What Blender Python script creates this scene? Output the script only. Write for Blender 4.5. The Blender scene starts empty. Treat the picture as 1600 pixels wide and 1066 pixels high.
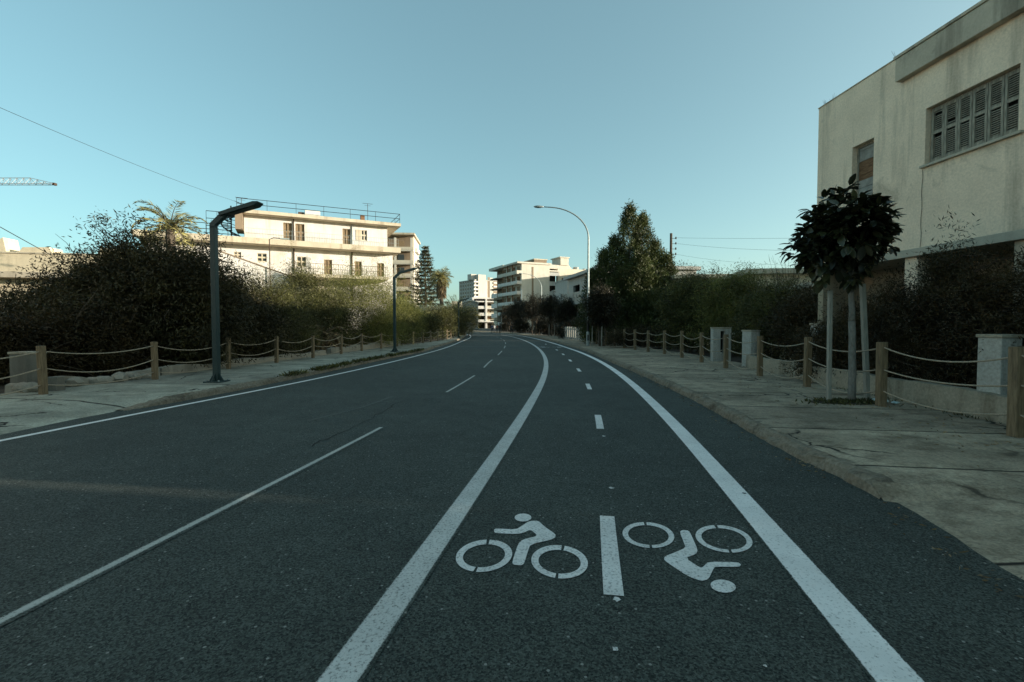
import bpy, bmesh, math, random
import numpy as np
from mathutils import Vector, Matrix
R_ = math.radians
random.seed(7); RNG = np.random.default_rng(7)
SC = bpy.context.scene
COL = SC.collection
PI = math.pi

# ------------------------------------------------------------------ camera geometry (photo 1600x1066)
FPX, HOR, EYE = 740.0, 508.0, 1.55
PITCH = math.atan((533 - HOR) / FPX)
def ray(u, v):
    x = (u - 800) / FPX; y = (533 - v) / FPX
    return (x, math.cos(PITCH) + y * math.sin(PITCH), -math.sin(PITCH) + y * math.cos(PITCH))
def G(u, v, z=0.0):
    d = ray(u, v); t = (z - EYE) / d[2]
    return (d[0] * t, d[1] * t)

# ------------------------------------------------------------------ materials
def new_mat(name):
    m = bpy.data.materials.new(name); m.use_nodes = True
    nt = m.node_tree; b = nt.nodes['Principled BSDF']
    return m, nt, b
def N(nt, typ, **kw):
    n = nt.nodes.new(typ)
    for k, v in kw.items():
        if k.startswith('i_'):
            key = k[2:]; key = int(key) if key.isdigit() else key.replace('_', ' ')
            n.inputs[key].default_value = v
        else: setattr(n, k, v)
    return n
def link(nt, a, b): nt.links.new(a, b)
def c4(c): return (c[0], c[1], c[2], 1)
def ramp(nt, src, p0, c0, p1, c1, mode='LINEAR'):
    r = N(nt, 'ShaderNodeValToRGB'); r.color_ramp.interpolation = mode
    e = r.color_ramp.elements
    e[0].position = p0; e[0].color = c4(c0); e[1].position = p1; e[1].color = c4(c1)
    link(nt, src, r.inputs[0]); return r
def mixc(nt, fac, a, b, mode='MIX'):
    m = N(nt, 'ShaderNodeMix', data_type='RGBA', blend_type=mode)
    def put(sock, v):
        if hasattr(v, 'links'): link(nt, v, sock)
        elif isinstance(v, (int, float)): sock.default_value = v
        else: sock.default_value = c4(v)
    put(m.inputs[0], fac); put(m.inputs[6], a); put(m.inputs[7], b)
    return m.outputs[2]
def noise(nt, scale, detail=4, rough=0.55, vec=None, scl=None, dist=0):
    n = N(nt, 'ShaderNodeTexNoise'); n.inputs['Scale'].default_value = scale
    n.inputs['Detail'].default_value = detail; n.inputs['Roughness'].default_value = rough
    n.inputs['Distortion'].default_value = dist
    if vec is None:
        vec = N(nt, 'ShaderNodeTexCoord').outputs['Object']
    if scl:
        mp = N(nt, 'ShaderNodeMapping'); mp.inputs['Scale'].default_value = scl
        link(nt, vec, mp.inputs[0]); vec = mp.outputs[0]
    link(nt, vec, n.inputs['Vector']); return n
def bump(nt, b, h, strength=0.3, dist=0.01):
    bp = N(nt, 'ShaderNodeBump'); bp.inputs['Strength'].default_value = strength
    bp.inputs['Distance'].default_value = dist
    link(nt, h, bp.inputs['Height']); link(nt, bp.outputs[0], b.inputs['Normal'])
MATS = {}
def plain(name, col, rough=0.7, metal=0, var=0.25, scale=6, scl=None, bmp=0.15, spec=0.3):
    if name in MATS: return MATS[name]
    m, nt, b = new_mat(name)
    n = noise(nt, scale, 5, 0.6, scl=scl)
    lo = [c * (1 - var) for c in col]; hi = [min(1, c * (1 + var)) for c in col]
    r = ramp(nt, n.outputs[0], 0.3, lo, 0.7, hi)
    link(nt, r.outputs[0], b.inputs['Base Color'])
    b.inputs['Roughness'].default_value = rough; b.inputs['Metallic'].default_value = metal
    b.inputs['Specular IOR Level'].default_value = spec
    if bmp: bump(nt, b, n.outputs[0], bmp, 0.01)
    MATS[name] = m; return m
def plaster(name, col, stain=(0.12, 0.115, 0.10), amount=0.5, scale=0.6, crack=False, fine=0.12):
    m, nt, b = new_mat(name)
    base = noise(nt, scale * 1.3, 6, 0.6)
    streak = noise(nt, 1.0, 5, 0.65, scl=(1.6, 1.6, 0.16))
    blot = noise(nt, scale * 0.7, 8, 0.7, dist=0.6)
    grain = noise(nt, 22, 4, 0.7)
    c = ramp(nt, base.outputs[0], 0.3, [x * 0.86 for x in col], 0.72, [min(1, x * 1.08) for x in col]).outputs[0]
    f1 = ramp(nt, streak.outputs[0], 0.52, (0, 0, 0), 0.8, (amount,) * 3).outputs[0]
    c = mixc(nt, f1, c, stain)
    f2 = ramp(nt, blot.outputs[0], 0.58, (0, 0, 0), 0.74, (amount * 0.8,) * 3).outputs[0]
    c = mixc(nt, f2, c, stain)
    f3 = ramp(nt, grain.outputs[0], 0.35, (1 - fine,) * 3, 0.65, (1 + 0, 1, 1)).outputs[0]
    c = mixc(nt, 1.0, c, f3, 'MULTIPLY')
    link(nt, c, b.inputs['Base Color'])
    b.inputs['Roughness'].default_value = 0.92; b.inputs['Specular IOR Level'].default_value = 0.15
    bump(nt, b, grain.outputs[0], 0.25, 0.01)
    return m
def leaf_mat(name, dark, light, rough=0.55, trans=0.15, spec=0.3):
    m, nt, b = new_mat(name)
    a = N(nt, 'ShaderNodeAttribute', attribute_name='tint')
    r = ramp(nt, a.outputs['Fac'], 0.0, dark, 1.0, light)
    big = noise(nt, 0.9, 3, 0.5)
    k = ramp(nt, big.outputs[0], 0.32, (0.5, 0.5, 0.5), 0.68, (1.4, 1.38, 1.3)).outputs[0]
    c = mixc(nt, 1.0, r.outputs[0], k, 'MULTIPLY')
    link(nt, c, b.inputs['Base Color'])
    b.inputs['Roughness'].default_value = rough; b.inputs['Specular IOR Level'].default_value = spec
    if trans:
        t = N(nt, 'ShaderNodeBsdfTranslucent'); link(nt, c, t.inputs[0])
        mx = N(nt, 'ShaderNodeMixShader'); mx.inputs[0].default_value = trans
        link(nt, b.outputs[0], mx.inputs[1]); link(nt, t.outputs[0], mx.inputs[2])
        link(nt, mx.outputs[0], nt.nodes['Material Output'].inputs[0])
    return m
def asphalt_color(nt):
    n1 = noise(nt, 0.35, 5, 0.6); n2 = noise(nt, 70, 3, 0.7); 
    v = N(nt, 'ShaderNodeTexVoronoi'); v.inputs['Scale'].default_value = 105
    link(nt, N(nt, 'ShaderNodeTexCoord').outputs['Object'], v.inputs['Vector'])
    v2 = N(nt, 'ShaderNodeTexVoronoi'); v2.inputs['Scale'].default_value = 26
    link(nt, N(nt, 'ShaderNodeTexCoord').outputs['Object'], v2.inputs['Vector'])
    big = ramp(nt, n1.outputs[0], 0.3, (0.80, 0.80, 0.80), 0.7, (1.16, 1.16, 1.14)).outputs[0]
    st = noise(nt, 2.2, 6, 0.7)
    big = mixc(nt, 1.0, big, ramp(nt, st.outputs[0], 0.3, (0.78, 0.78, 0.78), 0.7, (1.15, 1.15, 1.15)).outputs[0], 'MULTIPLY')
    sep = N(nt, 'ShaderNodeSeparateColor'); link(nt, v.outputs['Color'], sep.inputs[0])
    stone = ramp(nt, sep.outputs[0], 0.0, (0.009, 0.013, 0.0115), 1.0, (0.098, 0.113, 0.099)).outputs[0]
    sep2 = N(nt, 'ShaderNodeSeparateColor'); link(nt, v2.outputs['Color'], sep2.inputs[0])
    chip = ramp(nt, sep2.outputs[1], 0.88, (0, 0, 0), 0.92, (1, 1, 1)).outputs[0]
    near = ramp(nt, v2.outputs['Distance'], 0.16, (1, 1, 1), 0.24, (0, 0, 0)).outputs[0]
    cf = mixc(nt, 1.0, chip, near, 'MULTIPLY')
    c = mixc(nt, 1.0, stone, big, 'MULTIPLY')
    pit = ramp(nt, n2.outputs[0], 0.32, (0.5, 0.5, 0.5), 0.5, (1, 1, 1)).outputs[0]
    c = mixc(nt, 1.0, c, pit, 'MULTIPLY')
    c = mixc(nt, cf, c, (0.24, 0.24, 0.22))
    return c, v.outputs['Distance'], n2
def asphalt():
    m, nt, b = new_mat('asphalt')
    c, h, n2 = asphalt_color(nt)
    link(nt, c, b.inputs['Base Color']); b.inputs['Roughness'].default_value = 0.8
    b.inputs['Specular IOR Level'].default_value = 0.25
    bump(nt, b, h, 0.6, 0.004); return m
def paint(name, col, wear=0.45, edge=0.06, wscale=9, cov=1.0):
    # road paint: UV.x runs 0..1 across the line
    m, nt, b = new_mat(name)
    ac, h, n2 = asphalt_color(nt)
    w1 = noise(nt, 55, 4, 0.75); w2 = noise(nt, wscale * 0.2, 5, 0.65)
    fine = ramp(nt, w1.outputs[0], wear - 0.13, (0, 0, 0), wear + 0.09, (1, 1, 1)).outputs[0]
    broad = ramp(nt, w2.outputs[0], 0.3, (0.86,) * 3, 0.65, (1, 1, 1)).outputs[0]
    f = mixc(nt, 1.0, fine, broad, 'MULTIPLY')
    if edge > 0:
        uv = N(nt, 'ShaderNodeTexCoord').outputs['UV']; s = N(nt, 'ShaderNodeSeparateXYZ'); link(nt, uv, s.inputs[0])
        mm = N(nt, 'ShaderNodeMath', operation='PINGPONG'); mm.inputs[1].default_value = 0.5; link(nt, s.outputs[0], mm.inputs[0])
        ad = N(nt, 'ShaderNodeMath', operation='MULTIPLY_ADD'); link(nt, w1.outputs[0], ad.inputs[0])
        ad.inputs[1].default_value = -edge * 1.6; link(nt, mm.outputs[0], ad.inputs[2])
        ef = ramp(nt, ad.outputs[0], -edge * 0.8, (0, 0, 0), edge * 0.35, (1, 1, 1)).outputs[0]
        f = mixc(nt, 1.0, f, ef, 'MULTIPLY')
    tone = noise(nt, 3, 4, 0.6)
    pc = ramp(nt, tone.outputs[0], 0.3, [x * 0.86 for x in col], 0.7, [x * 1.05 for x in col]).outputs[0]
    if cov < 1: f = mixc(nt, 1.0, f, (cov,) * 3, 'MULTIPLY')
    c = mixc(nt, f, ac, pc)
    link(nt, c, b.inputs['Base Color']); b.inputs['Roughness'].default_value = 0.75
    b.inputs['Specular IOR Level'].default_value = 0.25
    bump(nt, b, w1.outputs[0], 0.25, 0.003); return m
def pavement_mat(name, col, joints=1.75, dirt=0.7):
    m, nt, b = new_mat(name)
    tc = N(nt, 'ShaderNodeTexCoord'); uv = tc.outputs['UV']; ob = tc.outputs['Object']
    wob = noise(nt, 1.6, 4, 0.6)
    sep = N(nt, 'ShaderNodeSeparateXYZ'); link(nt, uv, sep.inputs[0])
    sa = N(nt, 'ShaderNodeMath', operation='MULTIPLY_ADD'); link(nt, wob.outputs[0], sa.inputs[0]); sa.inputs[1].default_value = 0.10
    link(nt, sep.outputs[0], sa.inputs[2])
    dv = N(nt, 'ShaderNodeMath', operation='DIVIDE'); link(nt, sa.outputs[0], dv.inputs[0]); dv.inputs[1].default_value = joints
    pp = N(nt, 'ShaderNodeMath', operation='PINGPONG'); link(nt, dv.outputs[0], pp.inputs[0]); pp.inputs[1].default_value = 0.5
    joint = ramp(nt, pp.outputs[0], 0.006, (1, 1, 1), 0.016, (0, 0, 0)).outputs[0]
    fl = N(nt, 'ShaderNodeMath', operation='ROUND'); link(nt, dv.outputs[0], fl.inputs[0])
    wn = N(nt, 'ShaderNodeTexWhiteNoise', noise_dimensions='1D'); 
    fl2 = N(nt, 'ShaderNodeMath', operation='FLOOR'); link(nt, dv.outputs[0], fl2.inputs[0]); link(nt, fl2.outputs[0], wn.inputs['W'])
    slab = ramp(nt, wn.outputs['Value'], 0, (0.82, 0.82, 0.82), 1, (1.12, 1.12, 1.1)).outputs[0]
    n1 = noise(nt, 0.9, 7, 0.65, dist=0.4); n2 = noise(nt, 34, 4, 0.75); n3 = noise(nt, 3.0, 6, 0.7, scl=(0.8, 1, 1))
    c = ramp(nt, n1.outputs[0], 0.34, [x * 0.58 for x in col], 0.66, [x * 1.2 for x in col]).outputs[0]
    c = mixc(nt, 1.0, c, slab, 'MULTIPLY')
    d = ramp(nt, n3.outputs[0], 0.47, (0, 0, 0), 0.72, (dirt,) * 3).outputs[0]
    c = mixc(nt, d, c, (0.085, 0.062, 0.042))
    # cracks: distorted voronoi edges, kept only here and there
    va = N(nt, 'ShaderNodeVectorMath', operation='MULTIPLY_ADD'); link(nt, wob.outputs['Color'], va.inputs[0])
    va.inputs[1].default_value = (0.7, 0.7, 0); link(nt, ob, va.inputs[2])
    vo = N(nt, 'ShaderNodeTexVoronoi', feature='DISTANCE_TO_EDGE'); vo.inputs['Scale'].default_value = 0.55
    link(nt, va.outputs[0], vo.inputs['Vector'])
    ck = ramp(nt, vo.outputs['Distance'], 0.004, (1, 1, 1), 0.014, (0, 0, 0)).outputs[0]
    keep = ramp(nt, noise(nt, 0.5, 2).outputs[0], 0.46, (0, 0, 0), 0.54, (1, 1, 1)).outputs[0]
    ck = mixc(nt, 1.0, ck, keep, 'MULTIPLY')
    lines = mixc(nt, 1.0, joint, ck, 'LIGHTEN')
    g = ramp(nt, n2.outputs[0], 0.3, (0.55, 0.55, 0.55), 0.65, (1.12, 1.12, 1.1)).outputs[0]
    c = mixc(nt, 1.0, c, g, 'MULTIPLY')
    c = mixc(nt, lines, c, (0.022, 0.021, 0.018))
    link(nt, c, b.inputs['Base Color']); b.inputs['Roughness'].default_value = 0.9
    b.inputs['Specular IOR Level'].default_value = 0.15
    hh = mixc(nt, lines, n2.outputs[0], (0, 0, 0))
    bump(nt, b, hh, 0.45, 0.012); return m

M_asphalt = asphalt()
M_white = paint('white_road_paint', (0.84, 0.83, 0.80), wear=0.36, edge=0.07)
M_symbol = paint('symbol_road_paint', (0.76, 0.75, 0.72), wear=0.40, edge=0)
M_worn = paint('worn_road_paint', (0.60, 0.60, 0.57), wear=0.41, edge=0.10)
M_dashp = paint('soft_road_paint', (0.50, 0.50, 0.46), wear=0.38, edge=0.30)
M_faint = paint('faint_road_paint', (0.20, 0.2, 0.19), wear=0.52, edge=0.3, cov=0.45)
M_pave_r = pavement_mat('pavement_right', (0.40, 0.335, 0.25), 1.75, 0.8)
M_pave_l = pavement_mat('pavement_left', (0.36, 0.36, 0.30), 2.6, 0.30)
M_kerb = plaster('kerb_concrete', (0.26, 0.225, 0.17), (0.05, 0.038, 0.028), 1.0, 3.5, fine=.45)
M_soil = plain('soil', (0.055, 0.042, 0.03), 0.95, var=0.6, scale=5, bmp=0.6)
M_ground = plain('ground_earth', (0.12, 0.10, 0.075), 0.95, var=0.4, scale=0.4, bmp=0.2)
M_crack = plain('tar_crack', (0.010, 0.010, 0.010), 0.9, var=0.3)
M_wood = plain('post_wood', (0.165, 0.122, 0.072), 0.8, var=0.45, scale=9, scl=(4, 4, 0.5), bmp=0.4)
M_woodsunlit = plain('post_wood_sunlit_tone', (0.62, 0.46, 0.26), 0.8, var=0.3, scale=9, scl=(4, 4, 0.5), bmp=0.3)  # post wood lightened to stand in for a patch of sun
M_stake = plain('stake_wood', (0.27, 0.26, 0.22), 0.85, var=0.3, scale=12, scl=(5, 5, 0.4), bmp=0.3)
M_rope = plain('rope_fibre', (0.32, 0.27, 0.20), 0.9, var=0.3, scale=60, bmp=0.5)
M_lamp = plain('lamp_green_paint', (0.022, 0.042, 0.042), 0.45, var=0.15, scale=20, bmp=0.05)
M_galv = plain('galvanised_steel', (0.30, 0.34, 0.33), 0.45, metal=0.3, var=0.2, scale=8, bmp=0.05)
M_rusty = plain('rusty_iron', (0.06, 0.04, 0.028), 0.8, var=0.5, scale=12)
M_black = plain('dark_metal', (0.02, 0.02, 0.02), 0.6, var=0.2)
M_cable = plain('cable_rubber', (0.02, 0.02, 0.02), 0.7, var=0.1)
M_bark = plain('bark', (0.10, 0.08, 0.06), 0.9, var=0.45, scale=10, scl=(3, 3, 0.7), bmp=0.6)
M_barkgrey = plain('bark_grey', (0.17, 0.165, 0.145), 0.9, var=0.3, scale=14, scl=(2, 2, 1), bmp=0.4)
M_twig = plain('dry_twig', (0.085, 0.068, 0.05), 0.9, var=0.3, scale=10)
M_dark = plain('interior_shade', (0.02, 0.018, 0.015), 0.9, var=0.3)  # near-black colour standing in for shade inside rooms and recesses
M_glass = plain('old_glass', (0.035, 0.04, 0.04), 0.25, var=0.2, spec=0.5, bmp=0)
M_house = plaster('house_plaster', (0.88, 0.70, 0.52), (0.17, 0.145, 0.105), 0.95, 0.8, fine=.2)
M_gfloor = plaster('ground_floor_shade_plaster', (0.36, 0.30, 0.21), (0.12, 0.10, 0.07), 0.7, 0.8)  # plaster darkened to put the porch shade into its colour
M_cornice = plaster('cornice_plaster', (0.50, 0.43, 0.33), (0.07, 0.06, 0.045), 0.95, 1.3)
M_band = plaster('band_paint', (0.48, 0.43, 0.34), (0.2, 0.18, 0.14), 0.35, 1.0)
M_shut = plain('shutter_wood', (0.25, 0.225, 0.175), 0.8, var=0.5, scale=7, scl=(3, 3, 0.6), bmp=0.3)
M_board = plain('board_brown', (0.17, 0.09, 0.045), 0.8, var=0.5, scale=6, scl=(1, 1, 5), bmp=0.3)
M_boardgrey = plain('board_grey', (0.26, 0.25, 0.22), 0.85, var=0.3, scale=5, bmp=0.2)
M_gwall = plaster('garden_wall', (0.38, 0.34, 0.26), (0.11, 0.08, 0.045), 0.95, 2.6, fine=.3)
M_pillar = plaster('white_pillar', (0.46, 0.45, 0.40), (0.10, 0.09, 0.07), 0.95, 3.2, fine=.3)
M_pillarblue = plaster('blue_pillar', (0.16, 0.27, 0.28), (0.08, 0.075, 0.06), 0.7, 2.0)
M_soilgrey = plaster('dirty_concrete', (0.17, 0.165, 0.14), (0.06, 0.055, 0.045), 0.8, 2.0)
M_rubble = plaster('rubble_stone', (0.30, 0.28, 0.23), (0.08, 0.07, 0.05), 0.7, 4)
M_whitewall = plaster('white_plaster', (0.70, 0.67, 0.62), (0.34, 0.26, 0.16), 0.55, 0.5)
M_slabcream = plaster('cream_slab', (0.56, 0.49, 0.37), (0.20, 0.15, 0.09), 0.85, 0.8)
M_cream = plaster('cream_plaster', (0.62, 0.56, 0.44), (0.3, 0.25, 0.17), 0.35, 0.3)
M_apt = plaster('apartment_concrete', (0.60, 0.56, 0.47), (0.22, 0.2, 0.16), 0.4, 0.25)
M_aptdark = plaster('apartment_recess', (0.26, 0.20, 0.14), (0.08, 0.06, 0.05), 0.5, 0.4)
M_grey = plaster('grey_plaster', (0.43, 0.43, 0.40), (0.17, 0.17, 0.15), 0.5, 0.4)
M_tower = plaster('tower_concrete', (0.55, 0.52, 0.45), (0.25, 0.23, 0.19), 0.3, 0.08)
M_roughcream = plaster('rough_cream', (0.68, 0.58, 0.41), (0.2, 0.16, 0.1), 0.6, 1.0)
M_brownwood = plain('door_wood', (0.22, 0.16, 0.095), 0.7, var=0.35, scale=5, scl=(4, 4, 0.6))
M_red = plain('crane_red', (0.30, 0.10, 0.05), 0.6, var=0.2)
M_cranegrey = plain('crane_grey', (0.35, 0.36, 0.36), 0.6, var=0.2)

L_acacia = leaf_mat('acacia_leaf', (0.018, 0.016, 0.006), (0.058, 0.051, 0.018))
L_tamar = leaf_mat('feathery_leaf', (0.06, 0.07, 0.018), (0.28, 0.28, 0.08), trans=0.25)
L_bush = leaf_mat('bush_leaf', (0.026, 0.028, 0.009), (0.125, 0.125, 0.038))
L_olive = leaf_mat('olive_leaf', (0.045, 0.050, 0.014), (0.20, 0.20, 0.055), trans=.2)
L_hedge = leaf_mat('hedge_leaf', (0.022, 0.016, 0.006), (0.062, 0.046, 0.017))
L_cypress = leaf_mat('cypress_leaf', (0.018, 0.026, 0.009), (0.105, 0.125, 0.040))
L_pine = leaf_mat('pine_needle', (0.03, 0.034, 0.018), (0.11, 0.11, 0.06))
L_ficus = leaf_mat('ficus_leaf', (0.013, 0.016, 0.008), (0.046, 0.050, 0.022), rough=0.32, trans=0.04, spec=0.45)
L_palm = leaf_mat('palm_frond', (0.10, 0.10, 0.04), (0.42, 0.38, 0.15), trans=0.3)
L_dry = leaf_mat('dry_frond', (0.08, 0.055, 0.03), (0.26, 0.19, 0.10))
L_tree = leaf_mat('street_tree_leaf', (0.012, 0.011, 0.006), (0.035, 0.030, 0.014))
L_grass = leaf_mat('weed_leaf', (0.030, 0.034, 0.012), (0.10, 0.10, 0.035))

# ------------------------------------------------------------------ mesh helpers
class MB:
    def __init__(s): s.v = []; s.f = []; s.uv = {}; s.mi = []
    def add(s, vs, fs):
        o = len(s.v); s.v += [tuple(p) for p in vs]; s.f += [tuple(i + o for i in f) for f in fs]
    def box(s, x0, x1, y0, y1, z0, z1):
        s.add([(x0, y0, z0), (x1, y0, z0), (x1, y1, z0), (x0, y1, z0), (x0, y0, z1), (x1, y0, z1), (x1, y1, z1), (x0, y1, z1)],
              [(3, 2, 1, 0), (4, 5, 6, 7), (0, 1, 5, 4), (1, 2, 6, 5), (2, 3, 7, 6), (3, 0, 4, 7)])
    def bar(s, p, q, w, h=None, up=(0, 0, 1)):
        p = Vector(p); q = Vector(q); h = h or w; d = (q - p).normalized(); U = Vector(up)
        if abs(d.dot(U)) > 0.98: U = Vector((0, 1, 0))
        sx = d.cross(U).normalized() * w / 2; sy = sx.cross(d).normalized() * h / 2
        s.add([p - sx - sy, p + sx - sy, p + sx + sy, p - sx + sy, q - sx - sy, q + sx - sy, q + sx + sy, q - sx + sy],
              [(3, 2, 1, 0), (4, 5, 6, 7), (0, 1, 5, 4), (1, 2, 6, 5), (2, 3, 7, 6), (3, 0, 4, 7)])
    def tube(s, pts, rad, n=8, cap=True):
        pts = [Vector(p) for p in pts]; k = len(pts)
        rs = rad if isinstance(rad, (list, tuple)) else [rad] * k
        o = len(s.v); ref = None
        for i, p in enumerate(pts):
            d = (pts[min(i + 1, k - 1)] - pts[max(i - 1, 0)])
            d = d.normalized() if d.length > 1e-9 else Vector((0, 0, 1))
            if ref is None: ref = d.orthogonal().normalized()
            a = (ref - d * ref.dot(d)); a = a.normalized() if a.length > 1e-6 else d.orthogonal().normalized(); ref = a; b = d.cross(a)
            for j in range(n):
                t = 2 * PI * j / n; q = p + (a * math.cos(t) + b * math.sin(t)) * rs[i]; s.v.append(tuple(q))
        for i in range(k - 1):
            for j in range(n):
                j2 = (j + 1) % n
                s.f.append((o + i * n + j, o + i * n + j2, o + (i + 1) * n + j2, o + (i + 1) * n + j))
        if cap:
            s.f.append(tuple(o + j for j in reversed(range(n)))); s.f.append(tuple(o + (k - 1) * n + j for j in range(n)))
    def prism(s, poly, z0, z1):   # poly list of (x,y) CCW
        n = len(poly); o = len(s.v)
        s.v += [(x, y, z0) for x, y in poly] + [(x, y, z1) for x, y in poly]
        s.f.append(tuple(o + i for i in reversed(range(n)))); s.f.append(tuple(o + n + i for i in range(n)))
        for i in range(n):
            j = (i + 1) % n; s.f.append((o + i, o + j, o + n + j, o + n + i))
    def prism_xz(s, poly, y0, y1):
        n = len(poly); o = len(s.v)
        s.v += [(x, y0, z) for x, z in poly] + [(x, y1, z) for x, z in poly]
        s.f.append(tuple(o + i for i in range(n))); s.f.append(tuple(o + n + i for i in reversed(range(n))))
        for i in range(n):
            j = (i + 1) % n; s.f.append((o + j, o + i, o + n + i, o + n + j))
    def wall(s, x0, x1, z0, z1, y0, y1, holes=()):
        # wall panel in the xz plane, front at y0 back at y1, with rectangular openings (x0,x1,z0,z1)
        xs = sorted({x0, x1, *[h[0] for h in holes], *[h[1] for h in holes]}); zs = sorted({z0, z1, *[h[2] for h in holes], *[h[3] for h in holes]})
        xs = [x for x in xs if x0 <= x <= x1]; zs = [z for z in zs if z0 <= z <= z1]
        def inside(x, z): return any(h[0] < x < h[1] and h[2] < z < h[3] for h in holes)
        solid = [[not inside((xs[i] + xs[i + 1]) / 2, (zs[j] + zs[j + 1]) / 2) for j in range(len(zs) - 1)] for i in range(len(xs) - 1)]
        nx, nz = len(xs) - 1, len(zs) - 1
        for i in range(nx):
            for j in range(nz):
                if not solid[i][j]: continue
                a, b, c, d = xs[i], xs[i + 1], zs[j], zs[j + 1]
                s.add([(a, y0, c), (b, y0, c), (b, y0, d), (a, y0, d)], [(0, 1, 2, 3)])
                s.add([(a, y1, c), (b, y1, c), (b, y1, d), (a, y1, d)], [(3, 2, 1, 0)])
                if i == 0 or not solid[i - 1][j]: s.add([(a, y0, c), (a, y0, d), (a, y1, d), (a, y1, c)], [(0, 1, 2, 3)])
                if i == nx - 1 or not solid[i + 1][j]: s.add([(b, y0, c), (b, y1, c), (b, y1, d), (b, y0, d)], [(0, 1, 2, 3)])
                if j == 0 or not solid[i][j - 1]: s.add([(a, y0, c), (a, y1, c), (b, y1, c), (b, y0, c)], [(0, 1, 2, 3)])
                if j == nz - 1 or not solid[i][j + 1]: s.add([(a, y0, d), (b, y0, d), (b, y1, d), (a, y1, d)], [(0, 1, 2, 3)])
    def build(s, name, mat, parent=None, smooth=False, bevel=0):
        me = bpy.data.meshes.new(name); me.from_pydata(s.v, [], s.f); me.update()
        o = bpy.data.objects.new(name, me); COL.objects.link(o)
        if mat: me.materials.append(mat)
        if parent: o.parent = parent
        if smooth:
            for p in me.polygons: p.use_smooth = True
        if bevel:
            md = o.modifiers.new('Bevel', 'BEVEL'); md.width = bevel; md.segments = 2; md.limit_method = 'ANGLE'
        return o
def tag(o, label=None, cat=None, group=None, kind=None):
    if label: o['label'] = label
    if cat: o['category'] = cat
    if group: o['group'] = group
    if kind: o['kind'] = kind
    return o
def empty(name, loc=(0, 0, 0), rz=0, label=None, cat=None, group=None):
    o = bpy.data.objects.new(name, None); COL.objects.link(o); o.location = loc; o.rotation_euler = (0, 0, rz)
    return tag(o, label, cat, group)
def copy_tree(o, parent=None):
    c = o.copy(); COL.objects.link(c)
    if parent: c.parent = parent
    for ch in [x for x in bpy.data.objects if x.parent == o]: copy_tree(ch, c)
    return c

# ------------------------------------------------------------------ road frame
TH, RAD = R_(9.5), 220.0
CX, CY = -RAD * math.cos(TH), RAD * math.sin(TH)
def road(s, o):
    a = -TH + s / RAD
    return (CX + (RAD + o) * math.cos(a), CY + (RAD + o) * math.sin(a))
def head(s): return TH - s / RAD      # heading to the right of +Y
def tab(*kv):
    xs = [k for k, v in kv]; ys = [v for k, v in kv]
    def f(s):
        # smooth interpolation
        if s <= xs[0]: return ys[0]
        if s >= xs[-1]: return ys[-1]
        i = max(j for j in range(len(xs)) if xs[j] <= s); i = min(i, len(xs) - 2)
        t = (s - xs[i]) / (xs[i + 1] - xs[i])
        m = lambda j: 0 if j <= 0 or j >= len(xs) - 1 else (ys[j + 1] - ys[j - 1]) / (xs[j + 1] - xs[j - 1])
        h = xs[i + 1] - xs[i]; t2 = t * t; t3 = t2 * t
        return (2 * t3 - 3 * t2 + 1) * ys[i] + (t3 - 2 * t2 + t) * h * m(i) + (-2 * t3 + 3 * t2) * ys[i + 1] + (t3 - t2) * h * m(i + 1)
    return f
o_right = tab((-6, 1.30), (2, 1.34), (8, 1.42), (14, 1.43), (20, 1.33), (27, 1.06), (33, 0.75), (44, 0.43), (56, 0.36), (75, 0.55), (140, 0.6))
o_thick = tab((-6, -1.10), (2, -1.07), (9, -0.99), (14, -0.94), (20, -0.97), (26, -1.09), (36, -1.32), (50, -1.51), (75, -1.4), (140, -1.3))
o_dash = tab((-6, -3.05), (14, -3.06), (20, -3.34), (36, -3.52), (60, -3.5), (140, -3.4))
o_left = tab((-6, -7.75), (6, -7.72), (13, -7.45), (28, -7.45), (45, -7.6), (60, -7.0), (80, -6.2), (110, -5.8), (140, -5.8))
o_kr = tab((-6, 2.5), (3, 2.52), (4.9, 2.6), (6, 2.45), (9.8, 2.33), (15, 2.03), (20, 1.72), (28, 1.48), (36, 1.15), (50, 0.95), (140, 1.2))
o_kl = tab((-6, -8.0), (5.5, -8.05), (7, -8.2), (9, -8.03), (13, -8.06), (20, -8.2), (27, -7.95), (33, -8.2), (50, -8.1), (70, -7.4), (110, -6.6), (140, -6.5))
o_pr = tab((-6, 6.3), (24, 6.2), (30, 5.2), (36, 4.6), (60, 4.3), (140, 4.5))
o_pl = tab((-6, -11.9), (14, -11.8), (24, -11.6), (34, -10.9), (44, -9.6), (60, -9.4), (110, -8.8), (140, -8.5))
SMAX = 128.0
def srange(a, b, st):
    n = max(1, int(round((b - a) / st))); return [a + (b - a) * i / n for i in range(n + 1)]
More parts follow.
